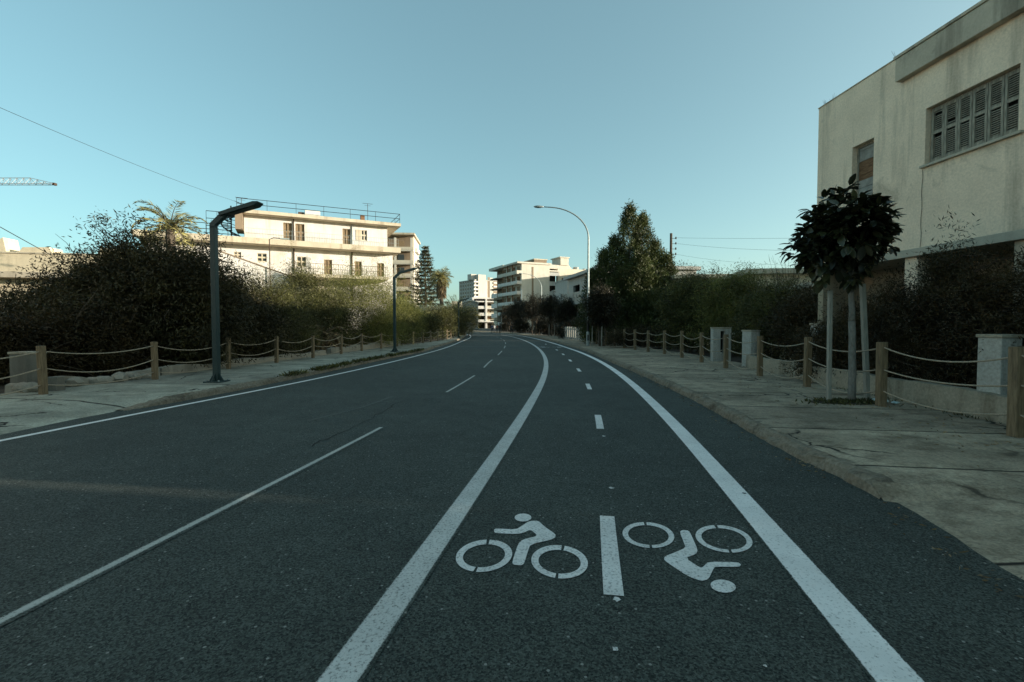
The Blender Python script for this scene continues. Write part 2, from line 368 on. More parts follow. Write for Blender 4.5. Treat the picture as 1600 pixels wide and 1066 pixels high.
def strip(name, mat, fa, fb, s0, s1, st, z, parent=None, across=1, zf=None, kind=None):
    ss = srange(s0, s1, st); vs = []; fs = []; uvs = []
    for i, s in enumerate(ss):
        a, b = fa(s), fb(s)
        for k in range(across + 1):
            o = a + (b - a) * k / across; x, y = road(s, o)
            vs.append((x, y, zf(s, o, k / across) if zf else z)); uvs.append((k / across, s, o))
    w = across + 1
    for i in range(len(ss) - 1):
        for k in range(across):
            fs.append((i * w + k, i * w + k + 1, (i + 1) * w + k + 1, (i + 1) * w + k))
    me = bpy.data.meshes.new(name); me.from_pydata(vs, [], fs); me.update()
    uvl = me.uv_layers.new(name='UVMap')
    for p in me.polygons:
        for li in p.loop_indices:
            vi = me.loops[li].vertex_index; t = uvs[vi]
            uvl.data[li].uv = (t[1], t[2]) if kind == 'so' else (t[0], t[1])
        if p.normal.z < 0: p.flip()
    me.materials.append(mat)
    o = bpy.data.objects.new(name, me); COL.objects.link(o)
    if parent: o.parent = parent
    return o
ground = MB(); ground.add([(-900, -400, -0.03), (900, -400, -0.03), (900, 1200, -0.03), (-900, 1200, -0.03)], [(0, 1, 2, 3)])
tag(ground.build('ground', M_ground), kind='structure')
rd = strip('road', M_asphalt, lambda s: o_kl(s) - 0.25, lambda s: o_kr(s) + 0.25, -14, SMAX, 1.0, 0.0, across=4)
tag(rd, kind='structure')
# the far cross street the road runs into
cr = MB(); cr.add([(-75, 96, -0.008), (30, 118, -0.008), (10, 232, -0.008), (-90, 232, -0.008)], [(0, 1, 2, 3)])
tag(cr.build('road', M_asphalt), kind='structure')

def line(name, mat, f, w, s0, s1, z=0.004, st=0.8, label=None):
    o = strip(name, mat, lambda s: f(s) - w / 2, lambda s: f(s) + w / 2, s0, s1, st, z, parent=rd)
    if label: o['label'] = label
    return o
line('edge_line', M_white, o_left, 0.13, -6, SMAX, label='thin white edge line along the left kerb')
line('lane_line', M_worn, o_thick, 0.215, -4, 75, label='broad worn line left of the bicycle lane')
line('edge_line', M_white, o_right, 0.235, -4, SMAX, label='broad bright white line right of the bicycle lane')
for a, b in [(.2, 6.79), (10.63, 14.3), (17.07, 20.93), (24.35, 28.3), (31.6, 35.4), (38.8, 42.6), (46, 49.8), (53, 57), (60, 64)]:
    line('dash', M_dashp, o_dash, 0.135, a, b)
ob = tab((-6, 0.14), (3, 0.155), (8, 0.27), (14, 0.25), (20, 0.1), (36, -0.25), (60, -0.5))
for i in range(9):
    a = 2.72 + i * 4.37
    if i == 7: continue
    line('dash', M_symbol, ob, 0.108 if i else 0.115, a + (0.04 if i else 0), a + 1.14, st=0.4)
line('faded_line', M_faint, tab((6, -4.55), (9, -4.05)), 0.1, 7.1, 9.9, label='faint remains of an old lane line')

def flat_poly(name, mat, polys, z=0.005, parent=rd):
    bm = bmesh.new()
    for poly in polys:
        if isinstance(poly, tuple):      # ring: (outer list, inner list)
            ou = [bm.verts.new((x, y, z)) for x, y in poly[0]]; inn = [bm.verts.new((x, y, z)) for x, y in poly[1]]
            for i in range(len(ou) - 1): bm.faces.new((ou[i], ou[i + 1], inn[i + 1], inn[i]))
        else:
            bm.faces.new([bm.verts.new((x, y, z)) for x, y in poly])
    bmesh.ops.triangulate(bm, faces=[f for f in bm.faces if len(f.verts) > 4])
    for f in bm.faces:
        f.normal_update()
        if f.normal.z < 0: f.normal_flip()
    me = bpy.data.meshes.new(name); bm.to_mesh(me); bm.free(); me.materials.append(mat)
    o = bpy.data.objects.new(name, me); COL.objects.link(o); o.parent = parent; return o
def K(x, y): return G(700 + x / 3.2, 780 + y / 3.2)
def ring(cx, cy, rx, ry, wx, wy, tilt, gaps, hw=0.055):
    gs = sorted(gs_ % (2 * PI) for gs_ in gaps); out = []
    ct, st = math.cos(tilt), math.sin(tilt)
    def pt(t, a, b): x, y = a * math.cos(t), b * math.sin(t); return K(cx + x * ct - y * st, cy + x * st + y * ct)
    for i, g in enumerate(gs):
        e = gs[(i + 1) % len(gs)] + (2 * PI if i == len(gs) - 1 else 0)
        ts = [g + hw + (e - g - 2 * hw) * k / 22 for k in range(23)]
        out.append(([pt(t, rx, ry) for t in ts], [pt(t, rx - wx, ry - wy) for t in ts]))
    return out
def ell(cx, cy, rx, ry, tilt=0):
    ct, st = math.cos(tilt), math.sin(tilt)
    return [K(cx + rx * math.cos(t) * ct - ry * math.sin(t) * st, cy + rx * math.cos(t) * st + ry * math.sin(t) * ct) for t in [2 * PI * i / 20 for i in range(20)]]
def rounded(pts, it=2):
    for _ in range(it):
        q = []
        for i in range(len(pts)):
            a = pts[i]; b = pts[(i + 1) % len(pts)]
            q += [(a[0] * .8 + b[0] * .2, a[1] * .8 + b[1] * .2), (a[0] * .2 + b[0] * .8, a[1] * .2 + b[1] * .8)]
        pts = q
    return pts
body1 = [(230, 156), (240, 150), (340, 155), (372, 135), (405, 113), (450, 110), (482, 140), (537, 178), (538, 194), (515, 206), (412, 230), (400, 262), (380, 328), (365, 335), (326, 331), (321, 318), (350, 228), (374, 205), (438, 190), (444, 181), (412, 155), (378, 172), (340, 178), (240, 173), (231, 168)]
body2 = [(1158, 166), (1174, 157), (1205, 161), (1220, 190), (1249, 258), (1240, 278), (1186, 298), (1262, 348), (1276, 342), (1302, 316), (1450, 319), (1466, 331), (1456, 343), (1340, 341), (1328, 350), (1302, 406), (1265, 413), (1200, 390), (1095, 320), (1079, 304), (1085, 289), (1140, 268), (1188, 246), (1180, 222)]
b1 = ring(180, 287, 142, 80, 36, 23, -0.12, [-1.35, 1.98]) + ring(558, 317, 142, 83, 36, 24, 0.10, [-1.50, 1.62]) + [ell(375, 95, 42, 20), [K(*p) for p in rounded(body1, 1)]]
b2 = ring(1002, 183, 130, 64, 28, 15, 0.10, [-1.75, 1.42]) + ring(1380, 202, 144, 66, 30, 15, 0.16, [-1.95, 1.25]) + [ell(1376, 439, 64, 32, 0.14), [K(*p) for p in rounded(body2, 1)]]
s1 = flat_poly('bicycle_symbol', M_symbol, b1); s1['label'] = 'white painted cyclist riding left, upright to the viewer'
s2 = flat_poly('bicycle_symbol', M_symbol, b2); s2['label'] = 'white painted cyclist seen upside down beside the bar'
# the next pair of symbols further on: copies carried along the lane
for src, lab in ((s1, 'distant white cyclist symbol in the left half of the lane'), (s2, 'distant white cyclist symbol in the right half of the lane')):
    c = src.copy(); COL.objects.link(c); c.parent = rd; c['label'] = lab
    a0 = road(3.3, 0.2); a1 = road(33.3, -0.2); da = 30.0 / RAD
    rot = Matrix.Rotation(da, 4, 'Z')
    p = rot @ Vector((a0[0], a0[1], 0)); c.rotation_euler = (0, 0, da); c.location = (a1[0] - p.x, a1[1] - p.y, 0)
def blot(u, v, r):
    cx, cy = G(u, v); return [(cx + r * random.uniform(.5, 1.1) * math.cos(t), cy + r * random.uniform(.5, 1.1) * math.sin(t)) for t in [2 * PI * i / 11 for i in range(11)]]
for u, v, r in [(963, 937, 0.028), (955, 763, 0.03), (961, 1015, 0.02), (943, 682, 0.03), (1196, 1042, 0.010)]:
    flat_poly('paint_blot', M_symbol, [blot(u, v, r)], z=0.0045)
flat_poly('tar_spot', M_crack, [blot(1163, 772, 0.022)], z=0.0075)
def crackline(pts, w):
    pts = [Vector((*G(*p), 0)) for p in pts]; q = [pts[0]]
    for a, b in zip(pts, pts[1:]):
        for k in range(1, 5):
            q.append(a.lerp(b, k / 4) + Vector((random.uniform(-.05, .05), random.uniform(-.05, .05), 0)) * (k < 4))
    L = []; Rr = []
    for i, p in enumerate(q):
        d = (q[min(i + 1, len(q) - 1)] - q[max(i - 1, 0)]).normalized(); n = Vector((-d.y, d.x, 0)); ww = w * random.uniform(.35, 1)
        L.append((p + n * ww / 2)[:2]); Rr.append((p - n * ww / 2)[:2])
    return (L, Rr)
flat_poly('crack', M_crack, [crackline([(488, 698), (520, 682), (560, 664), (598, 645), (612, 634), (640, 624)], 0.02)], z=0.0042)
flat_poly('crack', M_crack, [crackline([(608, 576), (617, 577.5), (626, 577)], 0.09)], z=0.0042)

flat_poly('trench_seam', M_faint, [[G(575, 543.6), G(862, 541.4), G(862, 540), G(585, 542)]], z=0.0038)
# pavements and kerbs
def hR(s): t = min(1, max(0, (s - 4.55) / 0.3)); return 0.015 + 0.115 * t * t * (3 - 2 * t)
def hL(s): t = min(1, max(0, (s - 7.4) / 1.3)); return 0.012 + 0.118 * t * t * (3 - 2 * t)
def jag(s, seed, amp): return amp * (math.sin(s * 3.1 + seed) * .4 + math.sin(s * 7.7 + seed * 2) * .35 + math.sin(s * 17.3 + seed * 3) * .35)
def pave_z(h, sgn):
    def f(s, o, k):
        if k < .01 and h(s) < .05: return -.012
        t = min(1, k / 0.38); t = t * t * (3 - 2 * t); return h(s) + (0.13 - h(s)) * t + 0.006 * math.sin(s * 2.1 + o * 3) * k
    return f
KW = 0.16
fR0 = lambda s: o_kr(s) + (KW if s > 4.75 else 0.0) + jag(s, 1, 0.022)
fL0 = lambda s: o_kl(s) - (KW if s > 7.6 else 0.0) + jag(s, 5, 0.02)
tag(strip('pavement', M_pave_r, fR0, o_pr, -10, SMAX, 0.22, 0.13, across=10, zf=pave_z(hR, 1), kind='so'), kind='structure')
tag(strip('pavement', M_pave_l, fL0, o_pl, -10, SMAX, 0.22, 0.13, across=10, zf=pave_z(hL, -1), kind='so'), kind='structure')
def kerb(f, h, sgn, seed, s0):
    mb = MB(); ss = srange(s0, SMAX, 0.11); k = 6; ch = 0
    for s in ss:
        o = f(s); H = h(s); e = jag(s, seed, 0.03)
        chip = 0.0
        if random.random() < 0.16: ch = random.uniform(0, 0.06)
        ch *= 0.7
        e2 = jag(s * 1.7, seed + 9, 0.016)
        joint = 0.028 if abs((s % 1.1) - 0.06) < 0.06 else 0
        prof = [(-0.02 + e * 0.5, -0.02), (0.0 + e + e2 + joint, H * 0.35), (0.012 + e + e2 + ch + joint, H * 0.72 - ch * 0.4 - joint), (0.05 + e * .7 + ch, H - 0.006 - ch * 0.6 - joint), (0.10, H + 0.001 - joint), (KW + 0.05, H - 0.002)]
        for po, pz in prof:
            x, y = road(s, o + sgn * po); mb.v.append((x, y, pz + random.uniform(-.006, .006)))
    for i in range(len(ss) - 1):
        for j in range(k - 1):
            q = (i * k + j, i * k + j + 1, (i + 1) * k + j + 1, (i + 1) * k + j)
            mb.f.append(q if sgn < 0 else q[::-1])
    return tag(mb.build('kerb', M_kerb, smooth=False), kind='structure')
kerb(o_kr, hR, 1, 2.0, 4.6); kerb(o_kl, hL, -1, 4.0, 7.5)
# garden soil either side, a little bumpy
def soil(f, sgn):
    def zf(s, o, k): return 0.10 + 0.03 * math.sin(s * 1.3 + o) * math.sin(o * 2.1) - 0.12 * (k > 0.99) + (0.0 if k > 0.05 else -0.03)
    return tag(strip('garden_soil', M_soil, lambda s: f(s) - sgn * 0.1, lambda s: f(s) + sgn * 26, -14, 116, 0.8, 0.1, across=24, zf=zf, kind='so'), kind='structure')
soil(o_pr, 1); soil(o_pl, -1)

# ------------------------------------------------------------------ foliage
def unit(a): return a / np.maximum(np.linalg.norm(a, axis=1, keepdims=True), 1e-9)
def rnd_unit(n): return unit(RNG.normal(size=(n, 3)))
def leaf_mesh(name, mat, parent, C, A, L, W, tint=None, fold=0.25):
    """diamond shaped leaves: base points C, axes A (unit), lengths L, widths W"""
    n = len(C); A = unit(A); S = unit(np.cross(A, rnd_unit(n))); U = np.cross(A, S)
    L = np.broadcast_to(L, n)[:, None]; W = np.broadcast_to(W, n)[:, None]
    mid = C + A * L * 0.45 + U * W * fold
    V = np.stack([C, mid + S * W / 2, C + A * L, mid - S * W / 2], 1).reshape(-1, 3)
    me = bpy.data.meshes.new(name)
    me.vertices.add(4 * n); me.loops.add(4 * n); me.polygons.add(n)
    me.vertices.foreach_set('co', V.astype(np.float32).ravel())
    me.loops.foreach_set('vertex_index', np.arange(4 * n, dtype=np.int32))
    me.polygons.foreach_set('loop_start', np.arange(0, 4 * n, 4, dtype=np.int32))
    me.polygons.foreach_set('loop_total', np.full(n, 4, dtype=np.int32))
    me.update(calc_edges=True)
    at = me.attributes.new('tint', 'FLOAT', 'FACE')
    at.data.foreach_set('value', (RNG.random(n) if tint is None else tint).astype(np.float32))
    me.materials.append(mat)
    o = bpy.data.objects.new(name, me); COL.objects.link(o)
    if parent: o.parent = parent
    return o
def blob_points(blobs, n, shell=0.45):
    """clump centres in a union of ellipsoids (x,y,z,rx,ry,rz), more of them near the surface"""
    B = np.array(blobs, float); w = np.cbrt(B[:, 3] * B[:, 4] * B[:, 5]) ** 2; w /= w.sum()
    k = RNG.choice(len(B), n, p=w); d = rnd_unit(n); r = (shell + (1 - shell) * RNG.random(n) ** 0.6)
    lump = 1 + 0.16 * np.sin(d[:, 0] * 7 + k) * np.sin(d[:, 2] * 6 + 2 * k) + 0.10 * np.sin(d[:, 1] * 13 + k)
    P = B[k, :3] + d * B[k, 3:6] * (r * lump)[:, None]
    return P, d
def crown(name, mat, parent, blobs, clumps, per, L, W, spread=0.22, droop=0.0, up=0.0, shell=0.45, out=0.6, zmin=0.15, stray=0.0):
    P, d = blob_points(blobs, clumps, shell)
    if stray:
        k = int(clumps * stray); P[:k] += d[:k] * RNG.random((k, 1)) * spread * 2.6
    ct = RNG.random(clumps)
    C = np.repeat(P, per, 0) + RNG.normal(size=(clumps * per, 3)) * spread * 0.5
    D = np.repeat(d, per, 0); T = np.repeat(ct, per) * 0.7 + RNG.random(clumps * per) * 0.3
    ax = rnd_unit(len(C)) + D * out + np.array([0, 0, up - droop])
    ok = C[:, 2] > zmin
    C, ax, T = C[ok], ax[ok], T[ok]
    Ls = L * (0.6 + 0.8 * RNG.random(len(C))); Ws = W * (0.7 + 0.6 * RNG.random(len(C)))
    return leaf_mesh(name, mat, parent, C, ax, Ls, Ws, T)
def wiggle(p, q, n, amp):
    p = Vector(p); q = Vector(q); L = (q - p).length
    return [p.lerp(q, i / n) + (Vector((random.uniform(-1, 1), random.uniform(-1, 1), random.uniform(-.5, .5))) * amp * L * (0 < i < n)) for i in range(n + 1)]
def trunk(name, mat, parent, stems, limbs_to=None, r=0.09, nlimb=7):
    mb = MB()
    for (a, b, ra, rb) in stems:
        pts = wiggle(a, b, 5, 0.012 if mat is M_barkgrey else 0.035); mb.tube(pts, [ra + (rb - ra) * i / 5 for i in range(6)], 8)
    if limbs_to is not None:
        for i in range(nlimb):
            a, b, ra, rb = stems[-1] if mat is M_barkgrey else random.choice(stems); t = random.uniform(0.45, 1.0)
            s = Vector(a).lerp(Vector(b), t); e = Vector(limbs_to[random.randrange(len(limbs_to))][:3]) + Vector((random.uniform(-1, 1), random.uniform(-1, 1), random.uniform(-.6, .1))) * 0.6
            pts = wiggle(s, e, 5, 0.07); r0 = (ra + (rb - ra) * t) * 0.55
            mb.tube(pts, [r0 * (1 - 0.8 * k / 5) for k in range(6)], 6)
    return mb.build(name, mat, parent, smooth=True)
def bush(name, loc, blobs, mat, clumps, per, L, W, label, cat='bush', group=None, twigs=0, twigmat=None, stem_h=0.8, bark=None, nlimb=9, **kw):
    root = empty(name, loc, 0, label, cat, group)
    crown('crown', mat, root, blobs, int(clumps * 1.15), int(per * 1.35), L * .84, W * .74, **kw)
    stems = []
    for i in range(4):
        b = blobs[i % len(blobs)]
        stems.append(((b[0] * .5 + random.uniform(-.15, .15), b[1] * .5 + random.uniform(-.15, .15), -0.05), (b[0] * .8, b[1] * .8, stem_h), 0.06, 0.04))
    trunk('trunk', bark or M_bark, root, stems, blobs, nlimb=nlimb)
    if twigs:
        mb = MB(); P, d = blob_points(blobs, max(6, int(twigs * .45)), 0.8)
        for p, dd in zip(P, d):
            v = Vector(dd) * 0.7 + Vector((random.uniform(-.5, .5), random.uniform(-.5, .5), random.uniform(-.1, 1.0)))
            ln = random.uniform(0.4, 1.0)
            pts = [Vector(p) + v * ln * t + Vector((0, 0, -0.25 * t * t)) + Vector((random.uniform(-.04, .04),) * 3) for t in (0, .35, .7, 1)]
            mb.tube(pts, [0.012, 0.010, 0.007, 0.004], 4, cap=False)
        mb.build('twig_sprays', twigmat or M_twig, root)
    return root
def D(u, d, z=0.1): return ((u - 800) / FPX * d, d, z)       # where a thing seen in column u stands at forward distance d
def zat(v, d): return EYE + (HOR - v) / FPX * d

# --- left side of the street: the overgrown gardens
GL = 'overgrown bushes along the left pavement'
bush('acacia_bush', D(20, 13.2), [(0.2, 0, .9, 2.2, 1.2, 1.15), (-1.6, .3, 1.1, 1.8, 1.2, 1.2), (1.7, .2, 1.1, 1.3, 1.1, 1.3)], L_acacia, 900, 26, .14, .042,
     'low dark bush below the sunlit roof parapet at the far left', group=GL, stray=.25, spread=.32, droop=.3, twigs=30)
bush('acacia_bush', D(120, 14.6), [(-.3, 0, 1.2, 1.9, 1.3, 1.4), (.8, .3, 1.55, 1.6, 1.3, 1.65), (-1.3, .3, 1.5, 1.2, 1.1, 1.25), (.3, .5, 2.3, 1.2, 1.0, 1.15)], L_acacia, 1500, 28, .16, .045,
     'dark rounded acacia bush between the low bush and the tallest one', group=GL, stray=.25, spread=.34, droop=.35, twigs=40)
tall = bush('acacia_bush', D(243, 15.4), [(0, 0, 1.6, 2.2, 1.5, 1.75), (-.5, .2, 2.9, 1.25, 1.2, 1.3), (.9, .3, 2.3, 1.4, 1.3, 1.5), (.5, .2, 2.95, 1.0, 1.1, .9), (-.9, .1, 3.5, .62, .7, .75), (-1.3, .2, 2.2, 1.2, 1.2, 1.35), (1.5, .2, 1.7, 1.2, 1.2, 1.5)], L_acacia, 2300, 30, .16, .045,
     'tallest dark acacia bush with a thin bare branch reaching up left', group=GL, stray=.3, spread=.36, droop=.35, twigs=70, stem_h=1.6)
mb = MB()
for i in range(9):
    t = i / 8
    a = Vector((-1.3 + .1 * i * .5, 0, 3.7 + .04 * i)); b = Vector((-1.7 - .32 * random.random(), random.uniform(-.3, .3), 4.15 + .8 * random.random()))
    mb.tube(wiggle(a, b, 5, .06), [.016, .014, .011, .009, .006, .004], 4, cap=False)
mb.build('branch', M_twig, tall)
P = np.array([[-1.9 + .35 * random.random() + .9 * t, random.uniform(-.3, .3), 5.0 - .75 * t + random.uniform(-.12, .12)] for t in np.linspace(0, 1, 160)])
leaf_mesh('sprig', L_acacia, tall, P, rnd_unit(160) + np.array([0, 0, -.3]), .13, .025)
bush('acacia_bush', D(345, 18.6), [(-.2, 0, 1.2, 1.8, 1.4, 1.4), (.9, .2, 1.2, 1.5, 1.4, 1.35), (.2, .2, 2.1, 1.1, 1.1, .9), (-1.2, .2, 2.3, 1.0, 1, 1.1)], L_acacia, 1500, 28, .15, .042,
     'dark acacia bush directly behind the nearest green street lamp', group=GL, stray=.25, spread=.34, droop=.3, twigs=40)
bush('tamarisk_bush', D(405, 21.4), [(-.3, 0, 1.4, 1.7, 1.4, 1.6), (.9, .2, 1.3, 1.5, 1.3, 1.45), (-.6, .4, 2.7, 1.1, 1.0, .8), (.5, .3, 2.4, 1.0, 1.0, .85)], L_bush, 1500, 26, .15, .022,
     'feathery olive bush in front of the sloping white stair wall', group=GL, stray=.4, spread=.42, up=.2, twigs=50)
bush('olive_tree', D(478, 26.0), [(-.2, 0, 1.4, 1.7, 1.4, 1.5), (.8, .3, 1.8, 1.3, 1.2, 1.2), (-.4, .3, 2.9, .95, 1.0, .95), (.9, .2, 1.2, 1.4, 1.3, 1.1), (-.2, .2, 3.7, .5, .6, .5)], L_bush, 1500, 26, .15, .03,
     'green bushy tree with sunlit crown below the white building balcony', 'tree', group=GL, stray=.3, spread=.36, twigs=30).scale = (1.08, 1, 1.14)
bush('olive_tree', D(566, 30.0), [(-.4, 0, 1.8, 2.0, 1.5, 1.6), (.8, .2, 2.2, 1.5, 1.4, 1.5), (-.2, .2, 3.3, 1.3, 1.2, 1.0), (-1.5, .2, 2.6, 1.2, 1.1, 1.1), (1.5, .3, 1.6, 1.2, 1.2, 1.3)], L_tamar, 1700, 26, .15, .022,
     'feathery yellow-green tree left of the second green street lamp', 'tree', group=GL, stray=.5, spread=.48, up=.25, twigs=60).scale = (1.08, 1, 1.14)
bush('round_bush', D(632, 36.5), [(0, 0, 1.7, 1.3, 1.3, 1.7), (-.2, .1, 2.5, 1.1, 1.1, 1.0), (.5, .2, 1.8, 1.1, 1.1, 1.4)], L_tamar, 800, 24, .15, .03,
     'rounded sunlit bush just right of the second green street lamp', group=GL, spread=.34)
for u, d, h, w, lab in [(610, 34.5, 2.1, 1.5, 'low dark bush at the foot of the rounded sunlit bush'), (655, 43, 2.6, 1.8, 'dark hedge bush nearest the rounded sunlit one'),
                        (683, 49, 3.3, 1.9, 'dark hedge bush under the tall skirted palm'), (706, 57, 3.4, 1.8, 'dark hedge bush in front of the spiky young palms'), (727, 66, 4.0, 1.9, 'last dark bush where the left kerb line bends away')]:
    bush('hedge_bush', D(u, d), [(0, 0, h * .5, w, 1.4, h * .5), (w * .4, .2, h * .62, w * .6, 1.1, h * .36), (-w * .4, .2, h * .60, w * .65, 1.1, h * .38)], L_bush, 620, 22, .20, .04, lab, group=GL, spread=.4, stray=.2)
# hollow dark filling at the foot of the hedges: ivy and undergrowth
def undergrowth(u0, d0, u1, d1, h, n, lab):
    a = Vector(D(u0, d0)); b = Vector(D(u1, d1)); bl = []
    for i in range(9):
        p = a.lerp(b, i / 8); bl.append((p.x - a.x, p.y - a.y, h * .45, .75, .5, h * random.uniform(.45, .62)))
    bush('undergrowth_bush', tuple(a), bl, L_hedge, n, 22, .13, .035, lab, group=GL, spread=.3, stray=.15, nlimb=16, twigs=60, stem_h=.5)
undergrowth(-60, 11.2, 160, 13.2, 1.7, 1000, 'dark undergrowth behind the stone kerb below the two nearest bushes')
undergrowth(175, 13.6, 325, 17.2, 1.7, 900, 'dark undergrowth behind the fence below the tallest bush')
undergrowth(335, 17.6, 470, 24.0, 1.6, 800, 'dark undergrowth behind the fence right of the nearest lamp')
undergrowth(478, 25.0, 605, 34.0, 1.5, 800, 'dark undergrowth behind the fence beside the second lamp')

def frond(V, base, az, el, L, curl, n=16, leafl=.45, lw=.035, tipdrop=1.0, hang=.35):
    """adds base points, axes, lengths for the leaflets of one frond and returns its rachis"""
    p = Vector(base); e = el; pts = [p.copy()]; st = L / n
    for i in range(n):
        d = Vector((math.cos(az) * math.cos(e), math.sin(az) * math.cos(e), math.sin(e)))
        side = Vector((-math.sin(az), math.cos(az), 0)); t = (i + 1) / n
        for q in range(2):
            pp = p + d * st * (q * .5)
            ll = leafl * (0.45 + 1.1 * math.sin(PI * min(1, .12 + t * .85)) * .6)
            for sg in (-1, 1):
                ax = side * sg * .8 + d * .65 + Vector((0, 0, .25 - hang * random.random() * 1.6))
                V.append((pp, ax, ll * random.uniform(.85, 1.1), lw))
        p = p + d * st; e -= curl * (.4 + 1.2 * t) / n * tipdrop; pts.append(p.copy())
    return pts
def palm(name, loc, h, nf, L, label, group=None, curl=1.7, lo=-.25, hi=1.45, r=.2, mat=None, leafl=.45, skirt=0, lean=0):
    root = empty(name, loc, 0, label, 'palm tree', group); V = []; mb = MB()
    for i in range(nf):
        az = i * 2.399 + random.uniform(-.2, .2); el = lo + (hi - lo) * ((i + .5) / nf) + random.uniform(-.1, .1)
        pts = frond(V, (lean, 0, h), az, el, L * random.uniform(.85, 1.1), curl * random.uniform(.8, 1.2), leafl=leafl); mb.tube(pts, [.03 - .026 * k / (len(pts) - 1) for k in range(len(pts))], 4, cap=False)
    C = np.array([tuple(v[0]) for v in V]); A = np.array([tuple(v[1]) for v in V]); Ls = np.array([v[2] for v in V])
    cr_ = leaf_mesh('crown', mat or L_palm, root, C, A, Ls, .045, fold=.1)
    mb.build('fronds', M_twig, root)
    t = MB(); k = 14
    t.tube([(lean * i / k, 0, -.1 + (h + .1) * i / k) for i in range(k + 1)], [r * (1.15 - .25 * i / k + .05 * (i % 2)) for i in range(k + 1)], 10)
    t.build('trunk', M_bark, root)
    if skirt:
        n = skirt; th = RNG.random(n) * 2 * PI; zz = h - .2 - RNG.random(n) * 3.0; rr = .35 + RNG.random(n) * .45
        C = np.stack([np.cos(th) * rr, np.sin(th) * rr, zz], 1); A = np.stack([np.cos(th) * .25, np.sin(th) * .25, -np.ones(n)], 1)
        leaf_mesh('dead_skirt', L_dry, root, C, A, .9, .12)
    return root
palm('palm_tree', D(270, 27), 6.95, 21, 2.1, 'date palm with arching sunlit fronds behind the tallest bush', curl=1.75, lo=-.55, r=.24, leafl=.5)
palm('fan_palm_tree', D(690, 86), 10.0, 40, 2.3, 'tall palm with a brown skirt of dead leaves beside the tiered pine', curl=1.3, lo=-.6, r=.35, skirt=700, leafl=.9)
GPY = 'young spiky palms above the left hedge'
palm('young_palm', D(712, 62), 2.9, 18, 2.8, 'upright spiky young palm in front of the far tower', GPY, curl=.5, lo=.35, hi=1.5, r=.3, leafl=.5)
palm('young_palm', D(722, 66), 2.0, 18, 3.0, 'arching young palm at the right end of the left hedge', GPY, curl=1.3, lo=.0, hi=1.4, r=.3, leafl=.6)
palm('young_palm', D(701, 66), 2.2, 14, 2.6, 'young palm with pale fronds left of the upright spiky one', GPY, curl=1.0, lo=.2, hi=1.4, r=.3, leafl=.5)
palm('dry_palm', D(505, 24.2), .75, 26, 1.5, 'collapsed dry palm with drooping grey fronds behind the fence', None, curl=2.6, lo=-.1, hi=1.3, r=.2, mat=L_dry, leafl=.3)

# Norfolk pine: whorls of level branches
root = empty('norfolk_pine', D(665, 92), 0, 'tall tiered pine with level whorled branches beside the balcony block', 'pine tree')
Cs, As = [], []; mb = MB(); H = 16.4
for i in range(21):
    z = 2.6 + (H - 2.8) * (i / 20) ** .95; Lb = 4.7 * (1 - (i / 20.6)) ** .85 + .25
    for j in range(6):
        az = 2 * PI * j / 6 + i * .5 + random.uniform(-.15, .15); pts = []; ll = Lb * random.uniform(.62, 1.1)
        for t in (0, .33, .66, 1): pts.append(Vector((math.cos(az) * ll * t, math.sin(az) * ll * t, z - .10 * ll * math.sin(t * PI * .8) + .10 * ll * t * t)))
        mb.tube(pts, [.05, .04, .025, .01], 4, cap=False)
        for k in range(int(16 + ll * 30)):
            t = random.uniform(.18, 1.03); q = Vector((math.cos(az) * ll * t, math.sin(az) * ll * t, z - .10 * ll * math.sin(t * PI * .8) + .1 * ll * t * t))
            Cs.append(q + Vector((random.gauss(0, .20), random.gauss(0, .20), random.gauss(.06, .13)))); As.append((math.cos(az) * .7 + random.gauss(0, .6), math.sin(az) * .7 + random.gauss(0, .6), .5 + random.gauss(0, .3)))
leaf_mesh('crown', L_pine, root, np.array([tuple(c) for c in Cs]), np.array(As), .42, .13)
mb.tube([(0, 0, -.1), (0, 0, 6), (0, 0, 12), (0, 0, H)], [.32, .24, .13, .03], 8); mb.build('trunk', M_bark, root)

# --- right side
# large cypress with several spires
root = empty('cypress_tree', D(986, 36), 0, 'large dark cypress with several pointed sunlit spires', 'tree'); root.scale = (1.16, 1.1, 1.0)
def spire(x, y, z0, h, r, n, per=20):
    t = RNG.random(n) ** 1.25; th = RNG.random(n) * 2 * PI; prof = (1 - t) ** .62 * (.55 + .45 * np.minimum(1, t * 6)); rr = r * prof * (.35 + .65 * RNG.random(n) ** .45)
    rr *= 1 + .22 * np.sin(th * 3 + t * 21 + x * 5)
    P = np.stack([x + np.cos(th) * rr, y + np.sin(th) * rr, z0 + t * h], 1); dd = np.stack([np.cos(th), np.sin(th), np.full(n, 1.5)], 1)
    return P, dd
PP, DD = [], []
for x, y, z0, h, r, n in [(-.15, 0, .6, 9.75, 1.55, 850), (.75, .3, .6, 9.1, 1.6, 800), (1.6, .2, .5, 7.2, 1.3, 560), (2.3, -.1, .4, 6.3, 1.1, 430), (-1.1, 0, .4, 7.6, 1.4, 600), (-1.8, .2, .4, 6.6, 1.15, 460), (-2.5, .1, .3, 5.2, 1.0, 340), (.3, -1.0, .3, 6.6, 1.7, 620), (-.9, -.9, .3, 5.2, 1.5, 480), (1.7, -.8, .3, 5.0, 1.5, 480), (2.8, .3, .3, 4.3, .9, 260)]:
    p, d_ = spire(x, y, z0, h, r * 1.06, int(n * 1.3)); PP.append(p); DD.append(d_)
PP = np.concatenate(PP); DD = np.concatenate(DD); per = 18; n = len(PP)
C = np.repeat(PP, per, 0) + RNG.normal(size=(n * per, 3)) * np.array([.12, .12, .17]); A = np.repeat(unit(DD), per, 0) * 1.2 + rnd_unit(n * per)
T = np.repeat(RNG.random(n), per) * .7 + RNG.random(n * per) * .3
